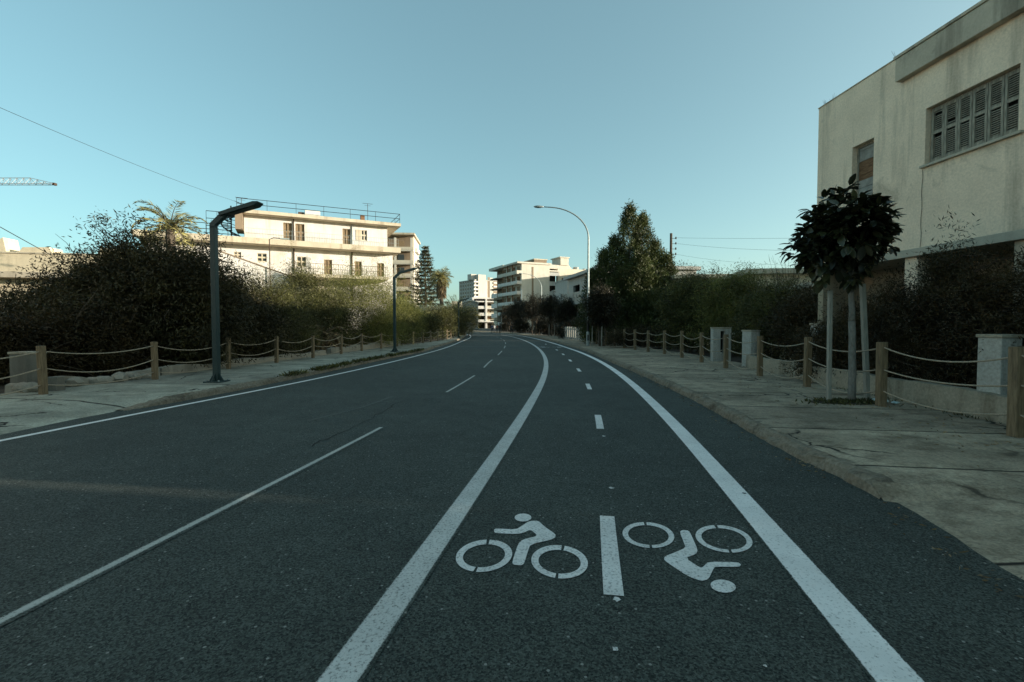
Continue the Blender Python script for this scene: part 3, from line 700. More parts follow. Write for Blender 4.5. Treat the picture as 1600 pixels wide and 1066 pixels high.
leaf_mesh('crown', L_cypress, root, C, A, .19 * (.6 + .8 * RNG.random(n * per)), .05, T)
trunk('trunk', M_bark, root, [((0, 0, -.1), (-.1, 0, 7.5), .22, .05), ((.5, .2, -.1), (.75, .3, 6.8), .18, .05), ((-.7, 0, -.1), (-1.1, 0, 5.5), .15, .04), ((1, .1, -.1), (1.6, .2, 5), .14, .04)])

GR = 'overgrown bushes along the right pavement'
bush('garden_bush', D(1082, 25.5), [(0, 0, 1.7, 1.5, 1.3, 1.8), (-.6, .2, 2.6, 1.1, 1.0, 1.3), (.7, .2, 2.7, 1.1, 1.1, 1.3), (.1, .1, 3.4, .8, .8, .75)], L_bush, 1300, 26, .15, .04,
     'tall olive bush right of the cypress with bare twigs on top', group=GR, spread=.34, twigs=60, stray=.2)
bush('garden_bush', D(1150, 22.5), [(0, 0, 1.5, 1.5, 1.2, 1.6), (.5, .2, 2.5, 1.1, 1.0, 1.15), (-.6, .2, 2.5, 1.0, 1.0, 1.2), (0.2, .1, 3.1, .8, .8, .7)], L_olive, 1300, 26, .14, .035,
     'yellow-green bush behind the white pillar with a slit', group=GR, spread=.34, twigs=70, stray=.25)
bush('garden_bush', D(1212, 18.5), [(0, 0, 1.2, 1.3, 1.1, 1.3), (.4, .2, 1.8, 1.0, 1.0, 1.2), (-.5, .1, 1.8, .9, .9, 1.0), (0.1, .1, 2.4, .55, .55, .7)], L_bush, 1000, 26, .13, .035,
     'dark leafy bush left of the rubber tree crown', group=GR, spread=.3, twigs=25, stray=.2)
bush('garden_bush', D(1285, 15.2), [(0, 0, 1.1, 1.2, 1.0, 1.2), (.3, .2, 1.6, 1.0, .9, 1.0), (-.5, .1, 1.6, .9, .8, 1.0)], L_hedge, 900, 26, .12, .03,
     'dark bush behind the rubber tree beside the house corner', group=GR, spread=.3, twigs=30, stray=.2)
bush('garden_bush', (8.9, 13.1, .1), [(0, 0, .7, .7, 1.0, .75), (.6, .6, .7, .6, .6, .7)], L_hedge, 500, 24, .11, .03,
     'low dark bush on the low wall between the two white pillars', group=GR, spread=.28, twigs=40)
bush('garden_bush', D(1010, 29.5), [(0, 0, .6, 1.9, .7, .75), (1.5, 0, .55, 1.3, .7, .65), (-1.5, 0, .5, 1.1, .7, .65)], L_hedge, 700, 22, .13, .035,
     'low dark undergrowth at the foot of the cypress', group=GR, spread=.3)
# the wide hedge overgrowing the house front
bl = []
for i in range(11):
    y = -7.1 + i * 1.0; hgt = [.95, 1.12, 1.75, 2.1, 2.15, 2.2, 2.4, 2.6, 2.2, 1.75, 1.3][i]  # unseen near end sized to fade the sun streak on the road
    bl += [(-.05 * y + random.uniform(-.1, .1), y, hgt * .55, .55, .75, hgt * .56)]
bush('garden_hedge', (8.08, 9.0, .1), bl, L_hedge, 3400, 32, .10, .022, 'dense dark hedge overgrowing the front of the beige house', 'hedge', spread=.24, stray=.08, twigs=90, twigmat=M_rusty, droop=.1, shell=.55, nlimb=26)
# dry bare shrub between bush row and utility pole
root = empty('bare_shrub', D(1063, 31), 0, 'leafless pale shrub beside the wooden utility pole', 'shrub'); mb = MB()
for i in range(46):
    a = random.uniform(0, 2 * PI); e = Vector((math.cos(a) * random.uniform(.2, 1.0), math.sin(a) * .6, random.uniform(3.2, 5.0))); mb.tube(wiggle((random.uniform(-.1, .1), 0, 0), e, 6, .03), [.02, .018, .015, .012, .009, .007, .004], 4, cap=False)
    for j in range(3):
        s = e * random.uniform(.6, .95); mb.tube([s, s + Vector((random.uniform(-.4, .4), random.uniform(-.3, .3), random.uniform(.1, .6)))], [.008, .003], 3, cap=False)
mb.build('twig_sprays', M_twig, root)
root = empty('bare_shrub', D(1228, 21), 0, 'leafless twiggy shrub against the sky left of the house corner', 'shrub'); mb = MB()
for i in range(40):
    a = random.uniform(0, 2 * PI); e = Vector((math.cos(a) * random.uniform(.1, .9), math.sin(a) * .6, random.uniform(2.4, 4.6))); mb.tube(wiggle((random.uniform(-.1, .1), 0, 0), e, 6, .03), [.016, .014, .012, .010, .008, .006, .003], 4, cap=False)
    for j in range(4):
        s = e * random.uniform(.6, .95); mb.tube([s, s + Vector((random.uniform(-.35, .35), random.uniform(-.3, .3), random.uniform(.05, .45)))], [.006, .003], 3, cap=False)
mb.build('twig_sprays', M_twig, root)

# rubber tree in the pavement
root = empty('rubber_tree', (6.28, 8.72, .12), 0, 'young rubber tree with big glossy leaves in the pavement pit', 'tree')
bl = [(-.22, 0, 3.05, .70, .66, .74), (-.68, 0, 2.85, .36, .42, .42), (.14, .1, 3.0, .42, .42, .48), (-.2, 0, 3.55, .50, .46, .42), (-.25, -.2, 3.1, .55, .5, .6), (-.55, .1, 3.15, .36, .36, .36), (.12, -.1, 3.3, .36, .36, .36), (-.35, -.1, 2.5, .44, .38, .3)]
P, d_ = blob_points(bl, 330, .5); Cs, As, Ls = [], [], []
for p, dd in zip(P, d_):
    for k in range(6):
        a = Vector(dd) * .55 + Vector((random.uniform(-1, 1), random.uniform(-1, 1), random.uniform(-1.0, .35)))
        Cs.append(Vector(p) + a.normalized() * .04); As.append(tuple(a)); Ls.append(random.uniform(.15, .26))
def broad_leaves(name, mat, parent, Cs, As, Ls, wf=.52):
    mb = MB(); ti = []
    for c, a, L in zip(Cs, As, Ls):
        a = Vector(a).normalized(); s = a.cross(Vector((random.uniform(-.4, .4), random.uniform(-.4, .4), 1))); s = s.normalized() if s.length > 1e-4 else Vector((1, 0, 0)); u = s.cross(a)
        w = L * wf; q = lambda t, k, dz=0: c + a * L * t + s * w * k + u * (dz * L)
        o = len(mb.v); mb.v += [tuple(x) for x in (q(0, 0), q(.25, .42, .05), q(.6, .48, .03), q(.88, .24, -.05), q(1.0, 0, -.12), q(.88, -.24, -.05), q(.6, -.48, .03), q(.25, -.42, .05), q(.3, 0, -.02), q(.65, 0, -.05))]
        mb.f += [tuple(o + i for i in f) for f in ((0, 1, 8), (1, 2, 9, 8), (2, 3, 9), (3, 4, 9), (4, 5, 9), (5, 6, 9), (6, 7, 8, 9), (7, 0, 8))]
        t = random.random(); ti += [t] * 8
    o = mb.build(name, mat, parent, smooth=True); at = o.data.attributes.new('tint', 'FLOAT', 'FACE'); at.data.foreach_set('value', np.array(ti, np.float32)); return o
broad_leaves('crown', L_ficus, root, Cs, As, Ls)
trunk('trunk', M_barkgrey, root, [((0, 0, -.1), (-.03, 0, 1.5), .066, .056), ((-.03, 0, 1.45), (-.06, 0, 2.7), .055, .03)], bl[:2] + bl[3:5], nlimb=7)
def stake(p, q, w, lab):
    mb = MB(); mb.bar(p, q, w, w * 1.05, up=(0, 1, 0)); o = mb.build('tree_stake', M_stake, bevel=.004); return tag(o, lab, 'stake', 'wooden stakes round the rubber tree')
stake((5.86, 8.72, .05), (5.84, 8.72, 2.18), .062, 'upright square wooden stake left of the rubber tree trunk')
stake((6.73, 8.92, .05), (6.60, 8.95, 2.32), .075, 'leaning wooden stake right of the rubber tree trunk')
# weeds and litter in the tree pit
n = 900; C = np.stack([6.15 + RNG.normal(size=n) * .30, 8.66 + RNG.normal(size=n) * .13, np.full(n, .125)], 1); A = rnd_unit(n); A[:, 2] = np.abs(A[:, 2]) + .1
w = leaf_mesh('weeds', L_grass, None, C, A, .085, .03); tag(w, 'low green weeds in the tree pit around the rubber tree', 'weeds', kind='stuff')
mb = MB()
pit = [(6.1 + .62 * math.cos(t) * random.uniform(.85, 1.1), 8.66 + .27 * math.sin(t) * random.uniform(.85, 1.1)) for t in [2 * PI * i / 18 for i in range(18)]]
mb.prism(pit, .05, .139); tag(mb.build('tree_pit_soil', M_soil), kind='structure')
for x, y, s, lab in [(6.72, 8.60, .12, 'larger pale crumpled litter scrap at the foot of the rubber tree'), (6.86, 8.43, .06, 'small pale litter scrap on the pavement beside the tree pit')]:
    bm = bmesh.new(); bmesh.ops.create_icosphere(bm, subdivisions=2, radius=s)
    for v_ in bm.verts: v_.co += Vector((random.uniform(-1, 1), random.uniform(-1, 1), random.uniform(-1, 1))) * s * .22; v_.co.z *= .35
    me = bpy.data.meshes.new('litter_scrap'); bm.to_mesh(me); bm.free(); me.materials.append(plain('litter_plastic', (.45, .58, .58), .5, var=.2)); o = bpy.data.objects.new('litter_scrap', me); COL.objects.link(o); o.location = (x, y, .15 + s * .2); tag(o, lab, 'litter')

def tufts(label, f, s0, s1, spread, n, L, mat, z=.12, kind='weeds'):
    sp_ = RNG.random(n) * (s1 - s0) + s0; cl = np.floor(sp_ * 1.1); keep = RNG.random(int(cl.max()) + 2)[cl.astype(int)]; sp_ = np.where(RNG.random(n) < .3 + .7 * keep, (cl + keep + RNG.normal(size=n) * .22) / 1.1, sp_)
    P_ = np.array([(*road(s, f(s) + RNG.normal() * spread), z) for s in sp_]); A_ = rnd_unit(n); A_[:, 2] = np.abs(A_[:, 2]) + (.5 if kind == 'weeds' else 0)
    if kind != 'weeds': A_[:, 2] *= .15
    return tag(leaf_mesh(kind.replace(' ', '_'), mat, None, P_, A_, L * (.5 + RNG.random(n)), L * .28), label, kind, kind='stuff')
tufts('dark weeds growing along the left kerb near the second lamp', lambda s: o_kl(s) - .1, 12.5, 27, .085, 2300, .13, L_bush, .09)
tufts('sparse weeds at the foot of the low wall on the right pavement', lambda s: 6.0, 7, 17, .12, 900, .07, L_grass, .12)
tufts('dry leaf litter scattered along the right gutter', lambda s: o_kr(s) - .1, 1.5, 16, .10, 420, .045, L_dry, .012, 'leaf litter')
tufts('dry leaf litter lying on the right pavement below the ropes', lambda s: 4.9, 5, 17, .55, 420, .05, L_dry, .142, 'leaf litter')
# street trees on the right further on
GT = 'street trees beyond the cypress on the right'
for u, d, h, w_, lab in [(941, 32.0, 4.0, .85, 'slim young street tree just right of the tall curved lamp'), (884, 55, 4.4, 1.35, 'round dark street tree in front of the grey house'), (862, 62, 5.4, 2.0, 'large dark street tree right of the second curved lamp'), (838, 70, 6.0, 2.4, 'broad dark tree in front of the blank apartment wall'), (813, 84, 6.2, 2.3, 'dark tree below the apartment balconies'), (797, 96, 5.4, 2.2, 'farthest dark tree behind the walkers')]:
    bush('street_tree', D(u, d), [(0, 0, h * .68, w_ * .8, w_ * .8, h * .26), (w_ * .35, 0, h * .6, w_ * .6, w_ * .6, h * .22), (-w_ * .4, .1, h * .62, w_ * .6, w_ * .6, h * .24), (0, .1, h * .82, w_ * .5, w_ * .5, h * .16)], L_tree, 520, 22, .2, .06, lab, 'tree', GT, spread=.34, stray=.2, stem_h=h * .5)
for i, (u, d, h, w_, lab) in enumerate([(868, 66, 2.6, 2.6, 'dark hedge beneath the large street tree'), (830, 82, 3.0, 3.2, 'dark hedge beneath the broad far tree'), (803, 100, 3.0, 2.8, 'dark hedge at the far end of the right pavement'), (905, 49.5, 1.9, 2.0, 'reddish dark hedge behind the white paling fence')]):
    bush('hedge_bush', D(u, d), [(0, 0, h * .5, w_, 1.4, h * .5), (w_ * .6, 0, h * .42, w_ * .5, 1.2, h * .45), (-w_ * .6, 0, h * .42, w_ * .5, 1.2, h * .45)], L_tree, 520, 20, .22, .07, lab, 'hedge', 'hedges beyond the cypress on the right', spread=.4)

# ------------------------------------------------------------------ rope fences
def rope_fence(label, pts, H, w, zb, hs, group, pale=None, lowdrop=()):
    root = empty('rope_fence', (pts[0][0], pts[0][1], 0), 0, label, 'rope fence', group); ox, oy = pts[0]
    tops = []
    for i, (x, y) in enumerate(pts):
        j = pts[min(i + 1, len(pts) - 1)]; k = pts[max(i - 1, 0)]; ang = math.atan2(j[1] - k[1], j[0] - k[0])
        hh = H * random.uniform(.97, 1.03); mb = MB(); mb.box(-w / 2, w / 2, -w / 2, w / 2, -.12, hh)
        o = mb.build('post', M_woodsunlit if i == pale else M_wood, root, bevel=.008); o.location = (x - ox, y - oy, zb); o.rotation_euler = (random.uniform(-.015, .015), random.uniform(-.02, .02), ang)
        if i == pale: o['label'] = 'fence post coloured pale as if sunlit'
        tops.append((x - ox, y - oy, zb))
    for i in range(len(pts) - 1):
        a, b = Vector(tops[i]), Vector(tops[i + 1]); L = (b - a).length
        if L > 4.5: continue
        for k, h in enumerate(hs):
            sag = random.uniform(.055, .095) * L * .75 * (1.25 if k == len(hs) - 1 else 1); hb = h * random.uniform(.97, 1.02)
            if k == len(hs) - 1: sag = min(sag, h * H * .9 - .05)
            p = [a.lerp(b, t) + Vector((0, 0, H * (h + (hb - h) * t) - sag * 4 * t * (1 - t))) for t in [q / 10 for q in range(11)]]
            mb = MB(); mb.tube(p, .0125, 6, cap=False); mb.build('rope', M_rope, root, smooth=True)
    return root
PR = [(6.30, 1.0), (6.36, 3.5), (6.43, 6.0), (6.46, 8.25), (6.78, 10.85), (6.9, 13.15), (7.06, 15.6), (7.22, 18.0), (7.40, 20.6), (7.45, 23.1), (7.22, 25.1), (7.02, 27.0), (6.9, 29.1), (6.78, 31.3), (6.6, 33.3), (6.3, 35.3)]
rope_fence('rope fence of brown square posts along the right pavement', PR, 1.14, .125, .13, (.90, .57, .25), None)
PL = [(-9.95, 4.7), (-9.8, 7.2), (-9.63, 9.69), (-9.32, 12.33), (-9.18, 15.3), (-8.86, 17.78), (-8.58, 20.38), (-8.38, 23.2), (-8.2, 25.8), (-7.86, 28.4), (-7.62, 31.4), (-7.3, 35.0), (-7.0, 37.2), (-6.8, 39.6), (-6.6, 42.0), (-6.5, 44.5), (-6.45, 47), (-6.4, 49.5), (-6.45, 52), (-6.5, 55)]
rope_fence('rope fence of thinner posts along the left pavement', PL, .98, .11, .13, (.90, .55, .20), None, pale=11)
mb = MB(); mb.box(-.07, .07, -.07, .07, -.1, 1.0)

# garden walls and pillars, right
WA, WB = Vector((7.16, 6.75, 0)), Vector((7.98, 15.9, 0))
def rough_wall(name, a, b, h, th, mat, label, cat='wall', z0=.05, amp=.03, cap=None):
    a = Vector(a); b = Vector(b); L = (b - a).length; root = empty(name, (a.x, a.y, 0), math.atan2(b.y - a.y, b.x - a.x), label, cat)
    n = max(4, int(L / .15)); mb = MB(); m = 6
    for i in range(n + 1):
        x = L * i / n; hh = h + random.uniform(-amp, amp) * .6 + amp * math.sin(x * 2.3)
        for y, z in ((-th / 2 - .01, z0 - .05), (-th / 2 + random.uniform(-.012, .012), hh * .5), (-th / 2 + .02, hh), (th / 2 - .02, hh), (th / 2, hh * .5), (th / 2, z0 - .05)): mb.v.append((x, y, z))
    for i in range(n):
        for j in range(m - 1): mb.f.append((i * m + j, (i + 1) * m + j, (i + 1) * m + j + 1, i * m + j + 1))
    mb.f.append(tuple(range(m))); mb.f.append(tuple(n * m + j for j in reversed(range(m)))); mb.build('masonry', mat, root); return root
rough_wall('garden_wall', WA - (WB - WA) * .55, WB, .53, .22, M_gwall, 'low stained plaster garden wall in front of the beige house', amp=.015)
def pillar(x, y, w, d_, h, rz, mat, label, slit=False, side=None):
    root = empty('gate_pillar', (x, y, .05), rz, label, 'pillar'); mb = MB()
    if slit: mb.wall(-w / 2, w / 2, 0, h, -d_ / 2, d_ / 2, [(-w * .10, w * .14, h * .32, h * .93)])
    else: mb.box(-w / 2, w / 2, -d_ / 2, d_ / 2, 0, h)
    mb.build('shaft', mat, root, bevel=.012)
    if slit: m2 = MB(); m2.box(-w * .25, w * .25, d_ * .25, d_ * .4, h * .2, h * .97); m2.build('slit_back', M_dark, root)
    m2 = MB(); m2.box(-w / 2 - .02, w / 2 + .02, -d_ / 2 - .02, d_ / 2 + .02, h - .002, h + .05); m2.build('cap', M_gwall, root, bevel=.01)
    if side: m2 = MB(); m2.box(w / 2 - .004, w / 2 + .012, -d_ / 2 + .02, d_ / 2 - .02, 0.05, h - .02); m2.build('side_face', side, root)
    return root
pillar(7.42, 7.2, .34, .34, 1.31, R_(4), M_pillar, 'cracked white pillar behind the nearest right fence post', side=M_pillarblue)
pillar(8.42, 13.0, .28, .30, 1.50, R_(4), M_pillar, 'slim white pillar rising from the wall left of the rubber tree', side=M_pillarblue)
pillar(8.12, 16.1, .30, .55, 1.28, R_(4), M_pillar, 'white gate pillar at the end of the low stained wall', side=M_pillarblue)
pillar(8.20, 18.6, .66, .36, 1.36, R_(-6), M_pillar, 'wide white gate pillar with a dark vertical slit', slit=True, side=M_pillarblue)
# left rubble kerb, pillar and panel
root = rough_wall('rubble_wall', (-10.55, 9.9), (-9.95, 13.2), .30, .26, M_rubble, 'crumbling low stone wall behind the first left fence posts', amp=.06)
for i in range(16):
    bm = bmesh.new(); bmesh.ops.create_icosphere(bm, subdivisions=2, radius=1)
    for v_ in bm.verts: v_.co *= random.uniform(.82, 1.12)
    me = bpy.data.meshes.new('stone'); bm.to_mesh(me); bm.free(); me.materials.append(M_rubble); o = bpy.data.objects.new('stone', me); COL.objects.link(o); o.parent = root
    s = random.uniform(.10, .19); o.scale = (s * 1.5, s, s * .8); o.location = (random.uniform(0, 3.2), random.uniform(-.28, -.1), .12 + s * .5); o.rotation_euler = (0, 0, random.uniform(0, 3))
rough_wall('rubble_wall', (-9.95, 13.3), (-8.95, 22.5), .34, .24, M_rubble, 'long low plastered stone wall behind the left fence', amp=.03)
rough_wall('rubble_wall', (-8.9, 23), (-8.1, 34), .42, .24, M_rubble, 'far low stone wall behind the second left lamp', amp=.03)
pillar(-10.40, 10.15, .44, .36, .88, R_(-8), M_soilgrey, 'grey concrete gate pillar at the far left behind the ropes')
rough_wall('garden_wall', (-10.1, 10.25), (-9.8, 10.25), 0.42, .2, M_soilgrey, 'short pale wall stub beside the grey gate pillar', amp=.01)

# ------------------------------------------------------------------ lamps
GLP = 'dark green flat-headed street lamps'
def flat_lamp(loc, rz, label):
    root = empty('street_lamp', loc, rz, label, 'street lamp', GLP)       # local +x points over the road
    mb = MB(); mb.box(-.21, .21, -.21, .21, 0, .03); mb.build('base_plate', M_lamp, root, bevel=.005)
    g = MB()
    for a in range(4):
        c, s = math.cos(a * PI / 2), math.sin(a * PI / 2); g.prism([(0, -.006), (.17, -.006), (.17, .006), (0, .006)], .03, .05)
        o = len(g.v) - 8; pts = [(c * .07 - s * t, s * .07 + c * t, z) for t in (-.008, .008) for (z) in (.03,)]
        g.v = g.v[:o]; g.f = g.f[:-6]
        g.add([(c * .06 - s * t, s * .06 + c * t, .03) for t in (-.008, .008)] + [(c * .19 - s * t, s * .19 + c * t, .03) for t in (-.008, .008)] + [(c * .06 - s * t, s * .06 + c * t, .24) for t in (-.008, .008)], [(0, 2, 4), (1, 5, 3), (2, 3, 5, 4), (0, 1, 3, 2)])
    g.build('gusset', M_lamp, root)
    for sx in (-1, 1):
        for sy in (-1, 1): b_ = MB(); b_.tube([(sx * .17, sy * .17, .03), (sx * .17, sy * .17, .065)], .018, 6); b_.build('bolt', M_galv, root)
    p = MB(); p.box(-.065, .065, -.065, .065, .03, 3.86); p.build('pole', M_lamp, root, bevel=.008)
    n = MB(); n.bar((0, 0, 3.80), (0, 0, 3.93), .13, up=(0, 1, 0)); n.bar((-.012, 0, 3.88), (.29, 0, 4.15), .128, .124, up=(0, 1, 0)); n.build('neck', M_lamp, root, bevel=.006)
    h = MB(); a = Vector((.22, 0, 4.12)); b = Vector((1.10, 0, 4.37)); h.bar(a, b, .27, .085, up=(0, 1, 0)); d = (b - a).normalized()
    ho = MB(); ax = d; up = Vector((-d.z, 0, d.x)); tip = b + d * .12
    def q(p_, y, k): return tuple(p_ + Vector((0, y, 0)) + up * k)
    ho.add([q(a, -.13, -.03), q(a, .13, -.03), q(a, .13, .055), q(a, -.13, .055), q(b, -.14, -.05), q(b, .14, -.05), q(b, .14, .05), q(b, -.14, .05), q(tip, -.12, -.005), q(tip, .12, -.005), q(tip, .12, .02), q(tip, -.12, .02)],
           [(0, 1, 2, 3), (0, 4, 5, 1), (1, 5, 6, 2), (2, 6, 7, 3), (3, 7, 4, 0), (4, 8, 9, 5), (5, 9, 10, 6), (6, 10, 11, 7), (7, 11, 8, 4), (8, 11, 10, 9)])
    ho.build('head', M_lamp, root, bevel=.004)
    l = MB(); l.add([q(a + d * .2, -.09, -.050), q(a + d * .2, .09, -.050), q(b - d * .05, .09, -.058), q(b - d * .05, -.09, -.058)], [(0, 1, 2, 3)]); l.build('diffuser', plain('lamp_glass', (.12, .12, .11), .3, var=.1, bmp=0), root)
    return root
la = flat_lamp((-7.36, 11.77, .13), -head(10.8) + R_(3), 'nearest dark green flat-headed lamp on the left pavement')
def again(src, loc, rz, label):
    c = copy_tree(src); c.location = loc; c.rotation_euler = (0, 0, rz); c['label'] = label; return c
again(la, (-6.19, 25.0, .13), -head(24.7), 'second dark green flat-headed lamp beside the feathery tree')
again(la, (-5.9, 52.5, .13), -head(53), 'farthest dark green flat-headed lamp at the hedge end')
GCL = 'tall curved grey street lamps on the right'
def curved_lamp(loc, rz, label, H=9.7, reach=3.15):
    root = empty('curved_street_lamp', loc, rz, label, 'street lamp', GCL)   # arm toward local -x
    mb = MB(); mb.tube([(0, 0, 0), (0, 0, .9)], .115, 10); mb.tube([(0, 0, .9), (0, 0, .96)], [.115, .085], 10); mb.build('base', M_galv, root, smooth=False)
    h = MB(); h.box(-.05, .05, -.122, -.112, .35, .75); h.build('hatch', M_black, root)
    pts = [(0, 0, .9), (0, 0, 3.5), (0, 0, H - 2.3)]
    for i in range(1, 13):
        t = i / 12 * PI * .47; pts.append((-(reach - .3) * (1 - math.cos(t)), 0, H - 2.3 + 2.15 * math.sin(t)))
    pts.append((-reach, 0, H - .12)); p = MB(); p.tube(pts, [.085, .075, .062] + [.055 - .0015 * i for i in range(12)] + [.034], 10); p.build('pole', M_galv, root, smooth=True)
    hd = MB(); n = 7; prof = [(0, .03, .03), (.08, .08, .05), (.25, .13, .085), (.45, .14, .09), (.62, .10, .06), (.70, .03, .02)]
    o = 0
    for x, ry, rz_ in prof:
        for j in range(10): t = 2 * PI * j / 10; hd.v.append((-reach + .08 - x, ry * math.cos(t), H - .1 + rz_ * math.sin(t) - .02 + x * .03))
    for i in range(len(prof) - 1):
        for j in range(10): hd.f.append((i * 10 + j, i * 10 + (j + 1) % 10, (i + 1) * 10 + (j + 1) % 10, (i + 1) * 10 + j))
    hd.f.append(tuple(range(10))[::-1]); hd.f.append(tuple(50 + j for j in range(10))); hd.build('head', M_galv, root, smooth=True); return root
c1 = curved_lamp((5.26, 32.8, .13), R_(-4), 'tall curved grey street lamp in front of the cypress')
o = MB(); o.tube([(0, 0, .97), (0, 0, 1.75)], .088, 10); o.build('black_band', M_black, c1)
again(c1, (4.35, 70, .13), R_(15), 'farther curved grey street lamp against the blank apartment wall').scale = (.93, .93, .93)
def post_simple(loc, H, r, mat, name, label, cat, cap=True):
    root = empty(name, loc, 0, label, cat); mb = MB(); mb.tube([(0, 0, -.1), (0, 0, H)], [r, r * .85], 8); mb.build('shaft', mat, root, smooth=True)
    if cap: mb = MB(); mb.tube([(0, 0, H), (0, 0, H + .05)], [r * 1.3, r * .6], 8); mb.build('cap', mat, root)
    return root
post_simple(D(783.5, 100, 0), 3.9, .11, M_galv, 'sign_post', 'thin grey post at the far bend beside the walkers', 'post')
post_simple(D(815, 92, 0.1), 8.4, .10, M_galv, 'lamp_post', 'thin grey post in front of the apartment balconies', 'post')
# tree guards: pale stakes around the young trees on the right
for u, d, h, lab in [(925, 32.5, 1.5, 'thin pale stake just right of the tall curved lamp'), (940, 31.8, 1.45, 'thin pale stake at the trunk of the slim young tree'), (858, 60, 1.6, 'thin pale stake under the large dark street tree'), (866, 57, 1.5, 'thin pale stake left of the white paling fence')]:
    mb = MB(); x, y, z = D(u, d, .1); mb.bar((x, y, .05), (x + random.uniform(-.06, .06), y, h), .06, up=(0, 1, 0)); tag(mb.build('tree_stake', M_stake), lab, 'stake', 'thin stakes beside the far street trees')

# white paling fence in front of the grey houses
a, b = Vector(D(877, 50)), Vector(D(926, 40.5)); root = empty('paling_fence', tuple(a), math.atan2(b.y - a.y, b.x - a.x), 'low fence of wide white palings in front of the grey house', 'fence'); L = (b - a).length; k = int(L / .62)
for i in range(k):
    mb = MB(); x = i * L / k; mb.prism_xz([(x + .02, 0), (x + .36, 0), (x + .36, 1.28), (x + .02, 1.28)], -.04, .04); mb.build('paling', M_pillar, root, bevel=.01)
mb = MB(); mb.box(0, L, .05, .12, .05, .25); mb.box(0, L, .05, .12, 1.0, 1.12); mb.build('rail', M_grey, root)

# ------------------------------------------------------------------ beige house on the right
H = empty('beige_house', (8.93, 14.0, 0), math.atan2(-.998, .061), 'two-storey beige house with louvred shutters on the right', 'house')
LX = 11.4; DEP = 9.0; ZB0, ZB1, ZR = 3.10, 3.28, 7.83
SW = (1.304, 2.0, 4.75, 6.24); BW = (3.39, 5.23, 5.08, 6.32); BW2 = (7.2, 9.0, 5.08, 6.32)
mb = MB(); mb.wall(0, LX, ZB1, ZR, 0, .25, [SW, BW, BW2]); mb.box(0, .25, .25, DEP, ZB1, ZR); mb.box(LX - .25, LX, .25, DEP, ZB1, ZR); mb.box(.25, LX - .25, DEP - .25, DEP, ZB1, ZR)
mb.build('upper_wall', M_house, H)
mb = MB(); mb.box(.25, LX - .25, .25, DEP - .25, ZR - .45, ZR - .25); mb.build('roof', M_cornice, H)
mb = MB(); mb.box(-.02, LX + .02, -.02, .27, ZR, ZR + .03); mb.build('parapet_cap', M_cornice, H, bevel=.006)
mb = MB(); mb.box(2.75, LX + .3, -.17, -.002, 7.20, 7.72); mb.build('cornice', M_cornice, H, bevel=.015)
mb = MB(); mb.box(2.72, LX + .34, -.20, -.003, 7.722, 7.79); mb.build('cornice_top', M_cornice, H, bevel=.01)
mb = MB(); mb.box(-.03, LX + .03, -.07, DEP, ZB0, ZB1 - .002); mb.build('floor_band', M_band, H, bevel=.01)
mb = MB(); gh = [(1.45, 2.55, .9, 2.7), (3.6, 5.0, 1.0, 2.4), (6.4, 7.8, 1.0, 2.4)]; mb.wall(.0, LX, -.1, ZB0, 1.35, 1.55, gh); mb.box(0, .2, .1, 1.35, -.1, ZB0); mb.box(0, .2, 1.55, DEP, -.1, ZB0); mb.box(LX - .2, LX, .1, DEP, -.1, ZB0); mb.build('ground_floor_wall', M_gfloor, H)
for x0, x1 in ((2.92, 3.26), (5.2, 6.1), (8.3, 8.7)):
    mb = MB(); mb.box(x0, x1, .04, .36, -.1, ZB0); mb.build('column', M_house, H, bevel=.01)
mb = MB(); mb.box(.2, LX - .2, 1.8, 1.85, 0, ZB0); mb.build('room_shade_sheet', M_dark, H)
def louvre(parent, x0, x1, z0, z1, y, mat, tilt=.0, name='shutter', gapz=.55):
    w = x1 - x0; f = MB(); st = min(.045, w * .16)
    f.box(0, st, -.018, .018, z0, z1); f.box(w - st, w, -.018, .018, z0, z1); f.box(st, w - st, -.017, .017, z0, z0 + .08); f.box(st, w - st, -.017, .017, z1 - .07, z1); zm = z0 + (z1 - z0) * gapz; f.box(st, w - st, -.017, .017, zm - .03, zm + .03)
    s = f; z = z0 + .105
    while z < z1 - .09:
        if abs(z - zm) > .045 and random.random() > .04:
            e = random.uniform(-.006, .006); s.add([(st, -.016, z - .014 + e), (w - st, -.016, z - .014), (w - st, .016, z + .014), (st, .016, z + .014 + e), (st, -.013, z - .021 + e), (w - st, -.013, z - .021), (w - st, .019, z + .007), (st, .019, z + .007 + e)], [(0, 1, 2, 3), (7, 6, 5, 4), (4, 5, 1, 0), (3, 2, 6, 7)])
        z += .042
    root = s.build(name, mat, parent); root.location = (x0, y, 0); root.rotation_euler = (0, 0, tilt); return root
def shutter_window(parent, B, n=6):
    w = (B[1] - B[0]) / n
    fr = MB(); fr.wall(B[0], B[1], B[2], B[3], .13, .19, [(B[0] + .035, B[1] - .035, B[2] + .03, B[3] - .035)]); wn = fr.build('window', M_shut, parent)
    for i in range(n): louvre(wn, B[0] + .04 + i * (w - .013) , B[0] + .04 + (i + .94) * (w - .013), B[2] + .035, B[3] - .04, .115, M_shut, tilt=random.choice([0, .02, -.03, .04]))
    bk = MB(); bk.box(B[0] + .02, B[1] - .02, .21, .24, B[2], B[3]); bk.build('dark_pane', M_dark, wn)
    sl = MB(); sl.box(B[0] - .06, B[1] + .10, -.075, .12, B[2] - .055, B[2] - .001); sl.build('sill', M_band, wn, bevel=.008)
    return wn
shutter_window(H, BW); shutter_window(H, BW2)
